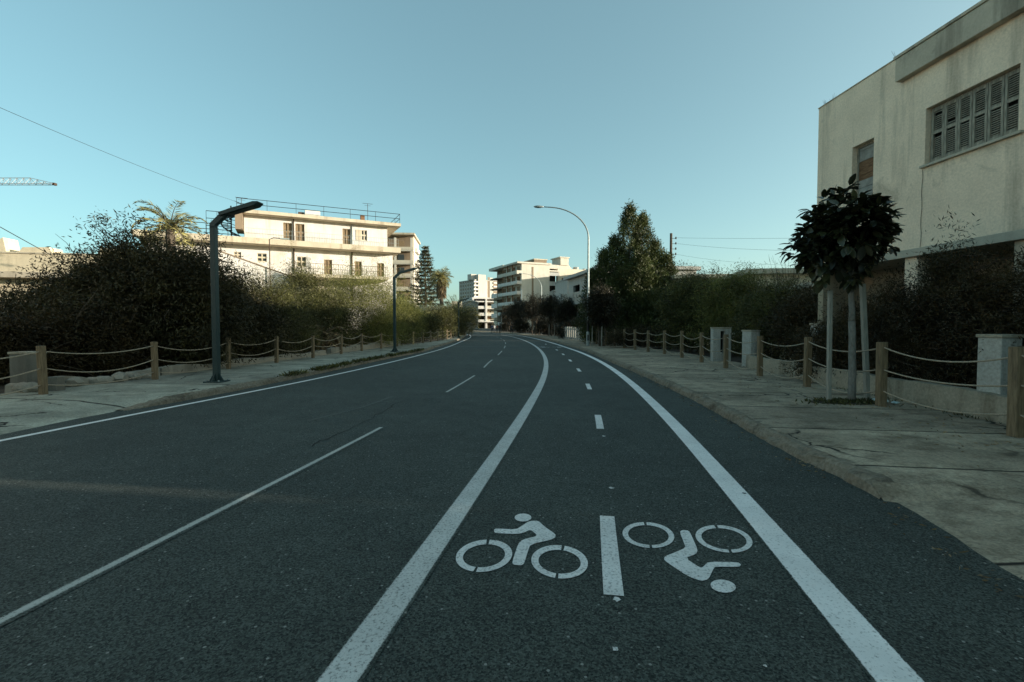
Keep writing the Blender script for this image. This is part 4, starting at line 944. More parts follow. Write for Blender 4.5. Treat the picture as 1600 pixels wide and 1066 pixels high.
# small boarded window
fr = MB(); fr.wall(SW[0], SW[1], SW[2], SW[3], .14, .20, [(SW[0] + .05, SW[1] - .05, SW[2] + .05, SW[3] - .05)]); wn = fr.build('window', M_shut, H); wn['label'] = 'small window boarded with grey and brown planks'
z = SW[2] + .06; i = 0
while z < SW[3] - .06:
    hgt = random.uniform(.13, .2); z2 = min(z + hgt, SW[3] - .055); mb = MB(); mb.box(SW[0] + .055, SW[1] - .055, .155 + .006 * (i % 2), .175 + .006 * (i % 2), z, z2 - .008); mb.build('board', M_board if 5.3 < z < 5.75 else M_boardgrey, wn); z = z2; i += 1
bk = MB(); bk.box(SW[0] + .01, SW[1] - .01, .21, .24, SW[2], SW[3]); bk.build('dark_pane', M_dark, wn)
for hX in gh:
    fr = MB(); fr.wall(hX[0] + .002, hX[1] - .002, hX[2] + .002, hX[3] - .002, 1.40, 1.47, [(hX[0] + .06, (hX[0] + hX[1]) / 2 - .03, hX[2] + .06, hX[3] - .06), ((hX[0] + hX[1]) / 2 + .03, hX[1] - .06, hX[2] + .06, hX[3] - .06)]); w_ = fr.build('window', M_band, H)
    pn = MB(); pn.box(hX[0] + .02, hX[1] - .02, 1.48, 1.49, hX[2] + .02, hX[3] - .02); pn.build('pane', M_glass, w_)
c = MB(); pts = [(3.36 + .012 * math.sin(i * 1.7), -.012, 5.0 - i * .175) for i in range(11)]; c.tube(pts, .0045, 5); c.build('wall_cable', M_black, H)
for x, z0 in ((.12, ZR), (.42, ZR), (2.5, ZR)):
    mb = MB()
    for i in range(6): mb.tube([(x, .1, z0), (x + random.uniform(-.12, .12), .1 + random.uniform(-.1, .1), z0 + random.uniform(.1, .3))], [.006, .002], 3, cap=False)
    mb.build('roof_weed', M_twig, H)
# unseen neighbour beyond the passage, added to shade the street and frame its sun streak
B2 = empty('added_neighbour_house', (9.57, 0.8, 0), math.atan2(-.998, .061), 'unseen two-storey house added beside the beige house to shade the street', 'house')
mb = MB(); mb.wall(0, 26, -.1, 8.2, 0, .25, [(2, 3.4, 1, 2.4), (6, 7.4, 1, 2.4), (2, 3.4, 4.6, 6), (6, 7.4, 4.6, 6), (11, 12.4, 4.6, 6), (11, 12.4, 1, 2.4)]); mb.box(0, .25, .25, 8.4, -.1, 8.2); mb.box(25.75, 26, .25, 8.4, -.1, 8.2); mb.box(.25, 25.75, 8.15, 8.4, -.1, 8.2); mb.box(.25, 25.75, .25, 8.15, 7.6, 7.8); mb.build('wall', M_house, B2)
mb = MB(); mb.box(.3, 25.7, .5, .55, 0, 7.5); mb.build('room_shade_sheet', M_dark, B2)

# unseen house added across the street to bounce sun onto the beige house
B3 = empty('added_opposite_house', (-21.5, -13, 0), R_(83), 'unseen cream house added across the street to bounce sunlight', 'house')
mb = MB(); mb.wall(0, 26, -.1, 9, 0, .25, [(2 + 4 * i, 3.4 + 4 * i, z, z + 1.4) for i in range(6) for z in (1, 4.4, 6.9)]); mb.box(0, .25, .25, 8, -.1, 9); mb.box(25.75, 26, .25, 8, -.1, 9); mb.box(.25, 25.75, 7.75, 8, -.1, 9); mb.box(.25, 25.75, .25, 7.75, 8.5, 8.7); mb.build('wall', M_whitewall, B3)
mb = MB(); mb.box(.3, 25.7, .5, .55, 0, 8.4); mb.build('room_shade_sheet', M_dark, B3)
# low garden houses behind the right bushes
def garden_house(u0, d0, rz, L, dep, h, mat, label):
    x, y, z = D(u0, d0); r = empty('garden_house', (x, y, 0), rz, label, 'house'); mb = MB(); mb.wall(0, L, -.1, h, 0, .25, [(1, 2.2, 1, 2.4), (3.6, 4.6, .1, 2.3)]); mb.box(0, .25, .25, dep, -.1, h); mb.box(L - .25, L, .25, dep, -.1, h); mb.box(.25, L - .25, dep - .25, dep, -.1, h); mb.build('wall', mat, r)
    mb = MB(); mb.box(-.35, L + .35, -.4, dep + .3, h, h + .28); mb.build('roof', M_slabcream, r, bevel=.02)
    mb = MB(); mb.box(.3, L - .3, .6, .65, 0, h - .1); mb.build('room_shade_sheet', M_dark, r); return r
garden_house(1058, 34.5, R_(-6), 8, 9, 4.9, M_cream, 'low cream house roof showing over the tall olive bush')
rear = empty('added_rear_house', (20, 25, 0), R_(-90), 'unseen second-row house added behind the beige house for its shade', 'house'); mb = MB(); mb.wall(0, 17, -.1, 6.2, 0, .25, [(2, 3.2, 4.2, 5.6), (7, 8.2, 4.2, 5.6)]); mb.box(0, .25, .25, 10, -.1, 6.2); mb.box(16.75, 17, .25, 10, -.1, 6.2); mb.box(.25, 16.75, 9.75, 10, -.1, 6.2); mb.build('wall', M_house, rear); mb = MB(); mb.box(-.2, 17.2, -.2, 10.2, 6.202, 6.4); mb.build('roof', M_cornice, rear); mb = MB(); mb.box(.3, 16.7, .5, .55, 0, 6.1); mb.build('room_shade_sheet', M_dark, rear)  # unseen house added to cast shade on the left bushes
added_shed = empty('shading_shed', (11.4, 15.3, 0), R_(-4), 'low flat-roofed shed added behind the bushes to shade the street', 'shed'); mb = MB(); mb.wall(0, 9, -.1, 3.0, 0, .2, [(1, 2, .1, 2.1)]); mb.box(0, .2, .2, 9.4, -.1, 3.0); mb.box(8.8, 9, .2, 9.4, -.1, 3.0); mb.box(.2, 8.8, 9.2, 9.4, -.1, 3.0); mb.build('wall', M_roughcream, added_shed); mb = MB(); mb.box(-.2, 9.2, -.2, 9.6, 3.0, 3.2); mb.build('roof', M_cornice, added_shed)  # shed added to block low sun in the gap past the beige house
garden_house(1172, 25.5, R_(-8), 9, 9, 4.25, M_roughcream, 'low house with sunlit flat roof edge behind the dark leafy bush')

# ------------------------------------------------------------------ utility pole and wires
up = empty('utility_pole', D(1047, 38), 0, 'dark wooden utility pole with insulators right of the cypress', 'utility pole'); mb = MB(); mb.tube([(0, 0, -.1), (0, 0, 8.75)], [.12, .10], 9); mb.build('pole', M_bark, up)
for i in range(4):
    z = 8.35 - i * .42; mb = MB(); mb.bar((.1, 0, z), (.38, 0, z), .03); mb.build('bracket', M_black, up); mb = MB(); mb.tube([(.38, 0, z - .05), (.38, 0, z + .12)], [.06, .045], 7); mb.build('insulator', M_rusty, up)
def cable(label, p, q, sag, r=.012, group='overhead wires'):
    p = Vector(p); q = Vector(q); mb = MB(); mb.tube([p.lerp(q, t) - Vector((0, 0, sag * 4 * t * (1 - t))) for t in [i / 24 for i in range(25)]], r, 5, cap=False); return tag(mb.build('overhead_wire', M_cable, smooth=True), label, 'wire', group)
ux, uy, _ = D(1047, 38)
cable('topmost thin level wire running right from the wooden utility pole', (ux + .38, uy, 8.5), (20, 22, 5.7), .1, .007)
cable('middle thin sagging wire running right from the wooden utility pole', (ux + .38, uy, 8.05), (20, 21, 5.0), .35, .007)
cable('lowest thin sagging wire running right from the wooden utility pole', (ux + .38, uy, 7.2), (20, 22, 4.5), .5, .006)
pl = empty('utility_pole', (-20.7, 10.5, 0), 0, 'wooden pole carrying the left wires, beyond the picture edge', 'utility pole'); mb = MB(); mb.tube([(0, 0, -.1), (0, 0, 10.8)], [.16, .12], 9); mb.build('pole', M_bark, pl)
cable('long thin wire descending from top left to the white building roof', (-20.7, 10.5, 10.6), (-24.4, 43.4, 12.55), .45, .010)
cable('short steep wire dropping into the bushes at the far left', (-20.7, 10.5, 9.3), (-25.2, 27, 5.0), .12, .018)
# antenna masts etc. belong to their building below

# ------------------------------------------------------------------ white building, left
W = empty('white_building', (-24.7, 44.0, 0), math.atan2(1, 2.08), 'white building with roof terrace, spiral stair and railings behind the bushes', 'house')
mb = MB(); ud = [(3.25, 4.0, 9.55, 11.3), (4.3, 5.1, 9.55, 11.3), (8.59, 9.33, 9.55, 11.2), (10.4, 10.96, 10.15, 11.2)]
mb.wall(0, 13, 9.5, 11.7, 0, .25, ud); mb.box(0, .25, .25, 8, 9.5, 11.7); mb.box(12.75, 13, .25, 8, 9.5, 11.7); mb.box(.25, 12.75, 7.75, 8, 9.5, 11.7); mb.build('upper_wall', M_whitewall, W)
mb = MB(); mb.box(-.7, 14.2, -1.05, 8.6, 11.702, 12.02); mb.build('roof', M_slabcream, W, bevel=.02)
mb = MB(); mb.box(-.65, -.05, -.9, 1.6, 10.2, 11.70); mb.build('stair_panel', M_aptdark, W)
mb = MB(); mb.box(-8, 14.1, -1.25, 9, 8.95, 9.48); mb.build('terrace_slab', M_slabcream, W, bevel=.02)
ld = [(-.9, -.3, 7.75, 8.3), (1.0, 1.8, 7.5, 8.3), (4.4, 5.2, 7.2, 8.2), (6.85, 7.6, 6.3, 8.05), (9.76, 10.45, 6.3, 8.05), (12, 12.7, 6.3, 8)]
mb = MB(); mb.wall(-7.5, 13.6, 0, 8.95, .3, .55, ld); mb.box(-7.5, -7.25, .55, 8.5, 0, 8.95); mb.box(13.35, 13.6, .55, 8.5, 0, 8.95); mb.build('lower_wall', M_whitewall, W)
mb = MB(); mb.box(.3, 12.7, .6, .65, 9.5, 11.6); mb.box(-7.2, 13.3, .9, .95, 6, 8.9); mb.build('room_shade_sheet', M_dark, W)
def panelled(parent, B, y, name, mat, n=2):
    fr = MB(); w = (B[1] - B[0]); fr.wall(B[0] + .004, B[1] - .004, B[2] + .004, B[3] - .004, y, y + .06, [(B[0] + .06 + i * w / n, B[0] - .04 + (i + 1) * w / n, B[2] + .1 + j * (B[3] - B[2]) / 2, B[2] - .05 + (j + 1) * (B[3] - B[2]) / 2) for i in range(n) for j in range(2)]); o = fr.build(name, mat, parent)
    p = MB(); p.box(B[0] + .02, B[1] - .02, y + .07, y + .09, B[2] + .02, B[3] - .02); p.build('panel', M_brownwood if name == 'door' else M_glass, o); return o
for B in ud[:3]: panelled(W, B, .08, 'door', M_brownwood)
panelled(W, ud[3], .08, 'window', M_slabcream)
s_ = MB(); s_.box(ud[3][0] - .52, ud[3][0] - .02, -.04, -.002, ud[3][2], ud[3][3]); s_.build('shutter', M_slabcream, W)
for i, B in enumerate(ld): panelled(W, B, .38, 'door' if B[2] < 7 else 'window', M_slabcream if B[2] > 7 else M_brownwood)
s_ = MB(); s_.box(5.22, 5.6, .25, .295, 7.2, 8.2); s_.build('shutter', M_grey, W)
for x in (4.15, 9.5):
    mb = MB(); mb.tube([(x, -.07, 9.5), (x, -.07, 11.7)], .05, 6); mb.build('drain_pipe', M_rusty if x < 5 else M_galv, W); mb = MB(); mb.tube([(x, .22, 4), (x, .22, 8.94)], .06, 6); mb.build('drain_pipe', M_rusty, W)
def railing(parent, p, q, h, nb, r=.02, rails=2, name='railing', mat=None, posts=None):
    p = Vector(p); q = Vector(q); mb = MB(); Z = Vector((0, 0, 1))
    for k in range(rails): mb.tube([p + Z * h * (k + 1) / rails, q + Z * h * (k + 1) / rails], r, 5)
    for i in range(nb + 1): a = p.lerp(q, i / nb); mb.tube([a, a + Z * h], r * .8, 4)
    return mb.build(name, mat or M_black, parent)
railing(W, (-.5, -.95, 12.02), (14.1, -.95, 12.02), .95, 6, .028); railing(W, (14.1, -.95, 12.02), (14.1, 8.4, 12.02), .95, 4, .028); railing(W, (-.5, 8.4, 12.02), (14.1, 8.4, 12.02), .95, 6, .028)
railing(W, (.2, -1.15, 9.48), (13.9, -1.15, 9.48), .85, 62, .012, mat=M_galv); railing(W, (-7.8, -1.1, 9.48), (-1.2, -1.1, 9.48), 1.0, 4, .03); railing(W, (-3.2, 2.0, 9.48), (-.6, 2.0, 9.48), 2.7, 3, .03, rails=4)
# spiral stair
sp = MB(); sp.tube([(-1.1, .9, 9.45), (-1.1, .9, 12.6)], .06, 7)
for i in range(15):
    a = i * .52; z = 9.6 + i * .19; sp.bar((-1.1, .9, z), (-1.1 + .75 * math.cos(a), .9 + .75 * math.sin(a), z), .22, .04)
sp.tube([(-1.1 + .78 * math.cos(i * .26), .9 + .78 * math.sin(i * .26), 9.7 + i * .095) for i in range(30)], .06, 5); sp.tube([(-1.1 + .8 * math.cos(i * .26), .9 + .8 * math.sin(i * .26), 10.5 + i * .095) for i in range(30)], .025, 5); sp.build('spiral_stair', M_black, W)
mb = MB(); mb.box(5.2, 6.6, 1, 2.2, 12.02, 12.9); mb.build('roof_tank', M_whitewall, W, bevel=.03); mb = MB(); mb.box(4.6, 5.15, 1.2, 2, 12.02, 12.7); mb.build('roof_box', M_rusty, W)
mb = MB(); mb.box(10.4, 10.8, .3, .7, 12.02, 12.8); mb.build('chimney', M_board, W)
for x, h in ((11.1, 2.0), (-.2, 1.3)):
    mb = MB(); mb.tube([(x, .3, 12), (x, .3, 12 + h)], .025, 5); mb.bar((x - .5, .3, 12 + h), (x + .5, .3, 12 + h), .03); mb.bar((x - .3, .3, 11.8 + h), (x + .3, .3, 11.8 + h), .02); mb.build('antenna', M_black, W)
mb = MB(); mb.box(3.6, 12.5, -3.2, .295, 5.95, 6.25); mb.build('balcony_slab', M_slabcream, W, bevel=.02)
mb = MB(); mb.prism_xz([(-2.2, 0), (3.6, 0), (3.6, 5.6), (2.9, 5.85), (-1.4, 7.45), (-2.2, 7.5)], -6.1, -5.85); mb.build('stair_wall', M_whitewall, W)
mb = MB()
mb.bar((-1.45, -5.97, 7.47), (3.6, -5.97, 5.72), .34, .09); mb.build('stair_coping', M_aptdark, W)
mb = MB(); mb.box(3.62, 8, -5.9, -5.65, 0, 4.9); mb.build('terrace_wall', M_slabcream, W)
railing(W, (3.7, -3.1, 6.25), (12.4, -3.1, 6.25), .95, 44, .02, mat=M_rusty)
lp = MB(); lp.tube([(2.2, -6.3, 3), (2.2, -6.3, 8.6), (2.5, -6.3, 8.75), (3.1, -6.3, 8.75)], .04, 6); lp.build('lamp_bracket', M_rusty, W); lp = MB(); lp.box(3.0, 3.7, -6.42, -6.18, 8.68, 8.78); lp.build('lamp_head', M_galv, W)

# sunlit flat-roofed house at the far left
x, y, z = D(-60, 30); r = empty('flat_roof_house', (x, y, 0), R_(11), 'sunlit rough plaster house with flat roof at the far left edge', 'house')
mb = MB(); mb.wall(0, 9.4, 0, 4.6, .9, 1.15, [(2, 3.2, 1.2, 2.6)]); mb.box(9.15, 9.4, 1.15, 8, 0, 4.6); mb.build('wall', M_roughcream, r)
mb = MB(); mb.box(-.2, 9.6, 0, 8.2, 4.602, 5.0); mb.build('roof_slab', M_cornice, r, bevel=.03)
mb = MB(); mb.box(-.15, 9.5, .04, .3, 5.002, 6.15); mb.box(9.24, 9.5, .302, 8.1, 5.002, 6.15); mb.build('parapet', M_roughcream, r)
mb = MB(); mb.box(-.25, 9.6, -.03, .36, 6.152, 6.25); mb.build('coping', M_slabcream, r, bevel=.01)
for x0, x1, h in ((2.0, 2.5, .9), (3.2, 5.0, .35), (7.6, 9.2, .42)):
    mb = MB(); mb.prism_xz([(x0, 6.252), (x1, 6.252), (x1 - .15, 6.25 + h), (x0 + .2, 6.25 + h * .9)], .05, 1.2); mb.build('roof_block', M_roughcream, r)

# ------------------------------------------------------------------ apartment block behind the white building
A1 = empty('balcony_block', D(576, 100, 0), R_(5), 'cream block of stacked balconies right of the white building', 'apartment block')
fl = 2.8
mb = MB(); mb.box(-6, 9.3, 1.7, 12, 0, 20.6); mb.build('wall', M_apt, A1)
mb = MB(); mb.box(-6, 9.1, 1.62, 1.695, 0, 20.5); mb.build('recess_shade_wall', M_aptdark, A1)  # balcony recess shade put in as a darker wall colour
mb = MB(); mb.box(-6.2, 9.7, -.2, 12.2, 20.602, 21.0); mb.build('roof', M_slabcream, A1)
for i in range(8):
    z = 20.0 - fl * (i + 1); mb = MB(); mb.box(-6, 9.4, 0, 1.61, z, z + .22); mb.build('balcony_slab', M_apt, A1)
    mb = MB(); mb.box(-6, 9.4, -.06, .06, z + .222, z + .85); mb.build('balcony_parapet', M_cream, A1)
    for k in range(4):
        x0 = -5 + k * 3.6; m2 = MB(); m2.box(x0 + (i * 7 + k * 3) % 3 * .2, x0 + 1.5, 1.52, 1.61, z + .24, z + 2.3); m2.build('window', M_glass if (i + k) % 3 else M_brownwood, A1)
    for x0 in (-1.5, 3.0, 5.6, 9.0): m2 = MB(); m2.box(x0 - .2, x0 + .2, .08, .4, z + .23, z + fl - .002); m2.build('column', M_apt, A1)
# right wing of narrow balconies
for i in range(7):
    z = 19.2 - fl * i - 1.6; m2 = MB(); m2.box(9.31, 9.9, 4, 9, z, z + .9); m2.build('side_balcony', M_whitewall, A1)

# low sunlit walls below the pine
rough_wall('garden_wall', D(640, 70), D(705, 66), 4.2, .3, M_roughcream, 'sunlit cream wall between the round bush and the skirted palm', amp=.05)
lw = rough_wall('garden_wall', D(706, 120), D(722, 120), 7.5, .3, M_cream, 'pale sunlit wall behind the spiky young palms', amp=.05)

# ------------------------------------------------------------------ far tower
T = empty('far_tower', (-29.8, 380, 0), R_(35), 'tall pale apartment tower at the end of the street', 'apartment tower')
mb = MB(); mb.box(0, 24, 0, 25.5, 0, 37.5); mb.build('wall', M_tower, T)
mb = MB(); mb.box(2.5, 9.5, -1.4, 9, 0, 42.0); mb.build('stair_core', M_tower, T)
mb = MB(); mb.box(-.3, 24.3, -.3, 25.8, 37.502, 38.1); mb.build('roof', M_grey, T)
mb = MB(); mb.box(-1.5, 3.5, 3, 9, 38.1, 42.5); mb.build('roof_house', M_tower, T)
mb = MB(); mb.box(12.2, 14.0, -.12, -.004, 3, 40.5); mb.build('window_strip', M_aptdark, T); mb = MB(); mb.box(14.02, 17.0, -.3, -.004, 3, 40.2); mb.build('buttress', M_tower, T)
for i in range(12):
    z = 2.5 + 3.0 * i
    mb = MB(); mb.box(-1.5, 2.3, -1.5, -.01, z, z + 1.2); mb.build('balcony', M_whitewall, T); mb = MB(); mb.box(17.3, 23.8, -1.3, -.01, z, z + 1.1); mb.build('balcony', M_whitewall, T)
    mb = MB(); mb.box(17.6, 23.5, -.05, -.006, z + 1.15, z + 2.6); mb.build('window', M_aptdark, T)
    for k in range(6): mb = MB(); mb.box(-.06, -.006, 2 + k * 4, 3.6 + k * 4, z + .6, z + 2.3); mb.build('window', M_aptdark, T)
for k in range(7): mb = MB(); mb.box(-.35, -.008, .8 + k * 4, 1.2 + k * 4, 0, 37.5); mb.build('fin', M_grey, T)

# ------------------------------------------------------------------ white street-end block
Q = empty('street_end_block', D(739, 222, 0), R_(14), 'white four-storey block with dark loggias where the road ends', 'apartment block')
mb = MB(); mb.box(0, 17, 3, 14, 0, 13.8); mb.build('wall', M_cream, Q); mb = MB(); mb.box(-.4, 17.4, -.4, 14.4, 13.802, 14.5); mb.build('roof', M_whitewall, Q)
mb = MB(); mb.box(0, 6.2, 2.8, 2.99, 0, 13.8); mb.build('loggia_shade_sheet', M_dark, Q)  # near-black sheet stands in for the shade inside the loggias
for z in (3.2, 6.4, 9.6, 12.8):
    mb = MB(); mb.box(-.2, 17.2, -.3, 2.79, z - .45, z + .05); mb.build('floor_slab', M_whitewall, Q)
    if z < 12: mb = MB(); mb.box(0, 6.2, -.2, -.02, z + .052, z + .9); mb.build('balcony_rail', M_whitewall, Q); mb = MB(); mb.box(6.4, 17, -.2, -.02, z + .052, z + 1.0); mb.build('balcony_rail', M_cream, Q)
for x0, x1 in ((-.3, .4), (5.9, 6.7), (16.6, 17.1)): mb = MB(); mb.box(x0, x1, -.5, 2.78, 0, 13.8); mb.build('column', M_whitewall, Q)
for i, z in enumerate((3.3, 6.5, 9.7)):
    for k, (x0, w) in enumerate(((7.6, 1.6), (11.2, 1.6), (14, 1.4))): mb = MB(); mb.box(x0, x0 + w, 2.8, 2.99, z, z + 2.1); mb.build('door', (M_board, M_aptdark, M_dark)[(i + k) % 3], Q)
for x0 in (7.6, 10.4, 13.4): mb = MB(); mb.box(x0, x0 + 1.8, 2.8, 2.99, 0, 2.4); mb.build('shopfront', M_dark, Q)
mb = MB(); mb.box(-1, 18, -2.2, -.32, 2.9, 3.3); mb.build('canopy', M_whitewall, Q)
# curved canopy roof left of it
r = empty('vaulted_shed', D(722, 175, 0), R_(10), 'low pale vaulted roof left of the white street-end block', 'shed'); mb = MB(); mb.prism_xz([(0, 0), (6, 0), (6, 9.6), (4.5, 10.2), (2.6, 10.4), (1, 10), (0, 9.2)], 0, 8); mb.build('wall', M_grey, r); mb = MB(); pr = [(-.3, 9.15), (1, 10.03), (2.6, 10.43), (4.5, 10.23), (6.3, 9.62)]; mb.prism_xz(pr + [(a_, b_ + .35) for a_, b_ in reversed(pr)], -.4, 8.4); mb.build('roof', M_whitewall, r)

# ------------------------------------------------------------------ apartment building on the right, far
E_ = empty('apartment_building', (2.74, 135, 0), R_(24), 'large cream apartment building with blank end wall and street balconies', 'apartment block')
mb = MB(); mb.box(0, 9, 0, 14, 0, 19.0); mb.build('blank_wall', M_apt, E_)
mb = MB(); mb.box(-1.5, 9.4, -.35, 14.5, 19.002, 19.5); mb.build('roof', M_apt, E_)
mb = MB(); mb.box(3.2, 3.75, -.06, -.004, 1, 18.2); mb.build('stair_slot', M_aptdark, E_)
F = 2.9
for i in range(6):
    z = 18.9 - F * (i + 1)
    mb = MB(); mb.box(-1.5, -.004, -.1, 14.2, z, z + .2); mb.build('balcony_slab', M_apt, E_); mb = MB(); mb.box(-1.55, -1.4, -.12, 14.2, z + .202, z + 1.0); mb.box(-1.39, -.006, -.12, 0, z + .202, z + 1.0); mb.build('balcony_parapet', M_whitewall if i else M_apt, E_)
    for k in range(4): mb = MB(); mb.box(-.08, -.005, 1 + k * 3.4, 3.0 + k * 3.4, z + .25, z + 2.4); mb.build('door', M_board if (i + k) % 2 else M_aptdark, E_)
    for k in range(3): mb = MB(); mb.box(-1.38, -1.1, 3.4 + k * 3.6, 3.7 + k * 3.6, z + .203, z + F - .002); mb.build('column', M_board, E_)
    # dark loggia bay between the blank wall and the right wing
    if z > 1: mb = MB(); mb.box(9.002, 12.6, .5, .7, z + .0, z + 1.0); mb.build('loggia_parapet', M_grey, E_)
mb = MB(); mb.box(9.002, 12.6, 3, 12, 0, 17.2); mb.build('loggia_back', M_dark, E_); mb = MB(); mb.box(9.002, 12.7, .3, 12, 17.202, 17.6); mb.build('loggia_roof', M_apt, E_)  # near-black back puts the loggia shade into its colour
mb = MB(); mb.box(9.003, 12.6, 1.2, 2.9, 0, 1); mb.build('plinth', M_apt, E_)
for i in range(6): z = 17.2 - F * (i + 1); mb = MB(); mb.box(9.003, 12.6, .4, 2.99, z - .2, z - .001); mb.build('loggia_slab', M_grey, E_)
# right wing
mb = MB(); mb.wall(12.61, 26, 0, 18.4, 1.6, 1.9, [(14 + (k % 3) * 4, 16.6 + (k % 3) * 4, 14.0 - F * (k // 3) - .2, 15.6 - F * (k // 3)) for k in range(15)]); mb.box(12.61, 26, 1.9, 12, 17.9, 18.3); mb.box(25.7, 26, 1.9, 12, 0, 17.9); mb.build('wing_wall', M_cream, E_)
mb = MB(); mb.box(12.65, 25.6, 2.6, 2.65, 0, 17.8); mb.build('room_shade_sheet', M_aptdark, E_)
for i in range(5):
    z = 16.1 - F * (i + 1); mb = MB(); mb.box(12.61, 26.4, .1, 1.598, z, z + .2); mb.build('wing_balcony_slab', M_apt, E_); mb = MB(); mb.box(12.61, 26.4, .0, .12, z + .202, z + 1.05); mb.build('wing_balcony_parapet', M_cream if i % 2 == 0 else M_whitewall, E_)
mb = MB(); mb.box(9.2, 17.6, 3, 10, 18.402, 19.6); mb.build('roof_storey', M_apt, E_); mb = MB(); mb.box(14.2, 17.0, 2.7, 8, 19.602, 21.8); mb.build('lift_house', M_apt, E_); mb = MB(); mb.box(13.8, 17.2, 2.4, 8.3, 21.802, 22.1); mb.build('lift_house_roof', M_apt, E_)
mb = MB(); mb.box(5, 9.1, 2, 9, 19.502, 20.6); mb.build('roof_hut', M_aptdark, E_); mb = MB(); mb.box(4.8, 9.3, 1.8, 9.2, 20.602, 20.9); mb.build('roof_hut_top', M_slabcream, E_)
for x0, w_, h in ((18.5, 1.8, .9), (21, 2.2, 1.1), (24, 1.2, .8)): mb = MB(); mb.tube([(x0, 5, 18.4), (x0, 5, 18.4 + h)], w_ * .4, 10); mb.build('roof_tank', M_grey, E_)
mb = MB(); mb.tube([(9.6, 2.5, 17.5), (9.6, 2.5, 18.9)], .06, 5); mb.bar((8.8, 2.5, 18.7), (10.4, 2.5, 18.7), .07); mb.build('antenna', M_black, E_)
# projecting unfinished part with thin cantilever slabs at the street side
E2 = empty('slab_frame_block', D(791, 158, 0), R_(24), 'unfinished block with thin cantilevered floor slabs left of the apartment building', 'apartment block')
mb = MB(); mb.box(1.6, 7, 0, 12, 0, 20.4); mb.build('core', M_aptdark, E2)
for i in range(6):
    z = 21.4 - 3.6 * i; mb = MB(); mb.box(-1.4 if i == 0 else -.9, 7.2, -.3, 12.3, z - (.9 if i == 0 else .4), z); mb.build('floor_slab', M_apt if i == 0 else M_aptdark, E2)
    if i: mb = MB(); mb.box(-.4, .1, .4, .8, z + .002, z + 2.65); mb.build('column', M_grey, E2)
E3 = empty('corner_block', D(779, 190, 0), R_(20), 'low cream block with rounded corner balconies beside the unfinished block', 'apartment block')
mb = MB(); mb.box(1.2, 9, 1.4, 10, 0, 13.6); mb.build('wall', M_cream, E3)
def arc(x, y, r, a0, a1, n=7): return [(x + r * math.cos(a0 + (a1 - a0) * i / n), y + r * math.sin(a0 + (a1 - a0) * i / n)) for i in range(n + 1)]
for z in (4.5, 8.5, 12.6):
    mb = MB(); mb.prism(arc(2, 2.2, 2.2, PI, 1.5 * PI) + [(9, 0), (9, 1.38), (1.18, 1.38), (1.18, 9), (-.2, 9)], z, z + 1.7); mb.build('balcony', M_whitewall, E3)
mb = MB(); mb.box(1.1, 9.2, 1.2, 10.2, 13.602, 14.2); mb.build('roof', M_slabcream, E3)
for z in (6.2, 10.2): mb = MB(); mb.box(3, 5, 1.3, 1.395, z, z + 2.2); mb.build('window', M_aptdark, E3)

# shaded grey houses between the apartment building and the cypress
def grey_house(u, d, rz, L, dep, h, label, mat):
    x, y, z = D(u, d); r = empty('grey_house', (x, y, 0), rz, label, 'house'); return r
r1 = grey_house(856, 88, R_(-82), 12, 9, 8.6, 'grey house with a dark recessed balcony and concrete side wall', M_grey)
mb = MB(); mb.wall(0, 6, 0, 7.7, .9, 1.2, [(1.2, 5.2, 3.9, 7.0), (1.5, 3, .2, 2.6)]); mb.wall(6.002, 14, 0, 8.7, 0, .3, [(10, 11, 5, 6.6)]); mb.box(13.7, 14, .3, 10, 0, 8.7); mb.box(6.002, 6.3, .3, 10, 0, 8.7); mb.box(0, .3, 1.2, 10, 0, 7.7); mb.box(.3, 6, 1.2, 10, 7.2, 7.5); mb.box(6.3, 13.7, .3, 10, 8.1, 8.4); mb.build('wall', M_grey, r1)
mb = MB(); mb.box(.3, 13.7, 2, 2.05, 0, 8); mb.build('room_shade_sheet', M_dark, r1); mb = MB(); mb.box(1.0, 5.5, -1.1, -.004, 3.8, 4.1); mb.build('balcony_slab', M_grey, r1); mb = MB(); mb.box(1.0, 5.5, -1.14, -1.0, 4.102, 5.0); mb.build('balcony_parapet', M_pillar, r1)
mb = MB(); mb.box(5.9, 14.1, -.1, 10.2, 8.702, 8.86); mb.box(-.1, 5.89, .7, 10.2, 7.702, 7.9); mb.build('roof', M_grey, r1); mb = MB(); mb.box(14.002, 14.2, .5, 1.4, 0, 8.6); mb.build('pilaster', M_pillar, r1)
r2 = grey_house(888, 61, R_(-80), 12, 9, 7.4, 'grey two-storey house with patterned balcony parapet and tall windows', M_grey)
mb = MB(); mb.wall(0, 13, 0, 7.3, 0, .3, [(1.5, 2.3, 1.0, 3.2), (4.2, 5.0, 1.0, 3.2), (7.6, 8.4, 1.0, 3.2), (2, 4.6, 4.4, 6.4), (8, 9, 4.8, 6.2)]); mb.box(12.7, 13, .3, 10, 0, 7.3); mb.box(0, .3, .3, 10, 0, 7.3); mb.box(.3, 12.7, .3, 10, 6.8, 7.05); mb.build('wall', M_grey, r2)
mb = MB(); mb.box(.3, 12.7, 1.2, 1.25, 0, 6.7); mb.build('room_shade_sheet', M_dark, r2); mb = MB(); mb.box(1.2, 8.8, -1.2, -.004, 3.9, 4.2); mb.build('balcony_slab', M_grey, r2)
mb = MB(); mb.wall(1.2, 8.8, 4.202, 5.3, -1.2, -1.1, [(1.5 + k * .6, 1.8 + k * .6, 4.5 + .25 * (k % 2), 4.75 + .25 * (k % 2)) for k in range(12)]); mb.build('balcony_parapet', M_pillar, r2)
for x0 in (3.2, 6.3): mb = MB(); mb.box(x0, x0 + .5, -.25, -.004, 0, 3.898); mb.build('pilaster', M_pillar, r2)
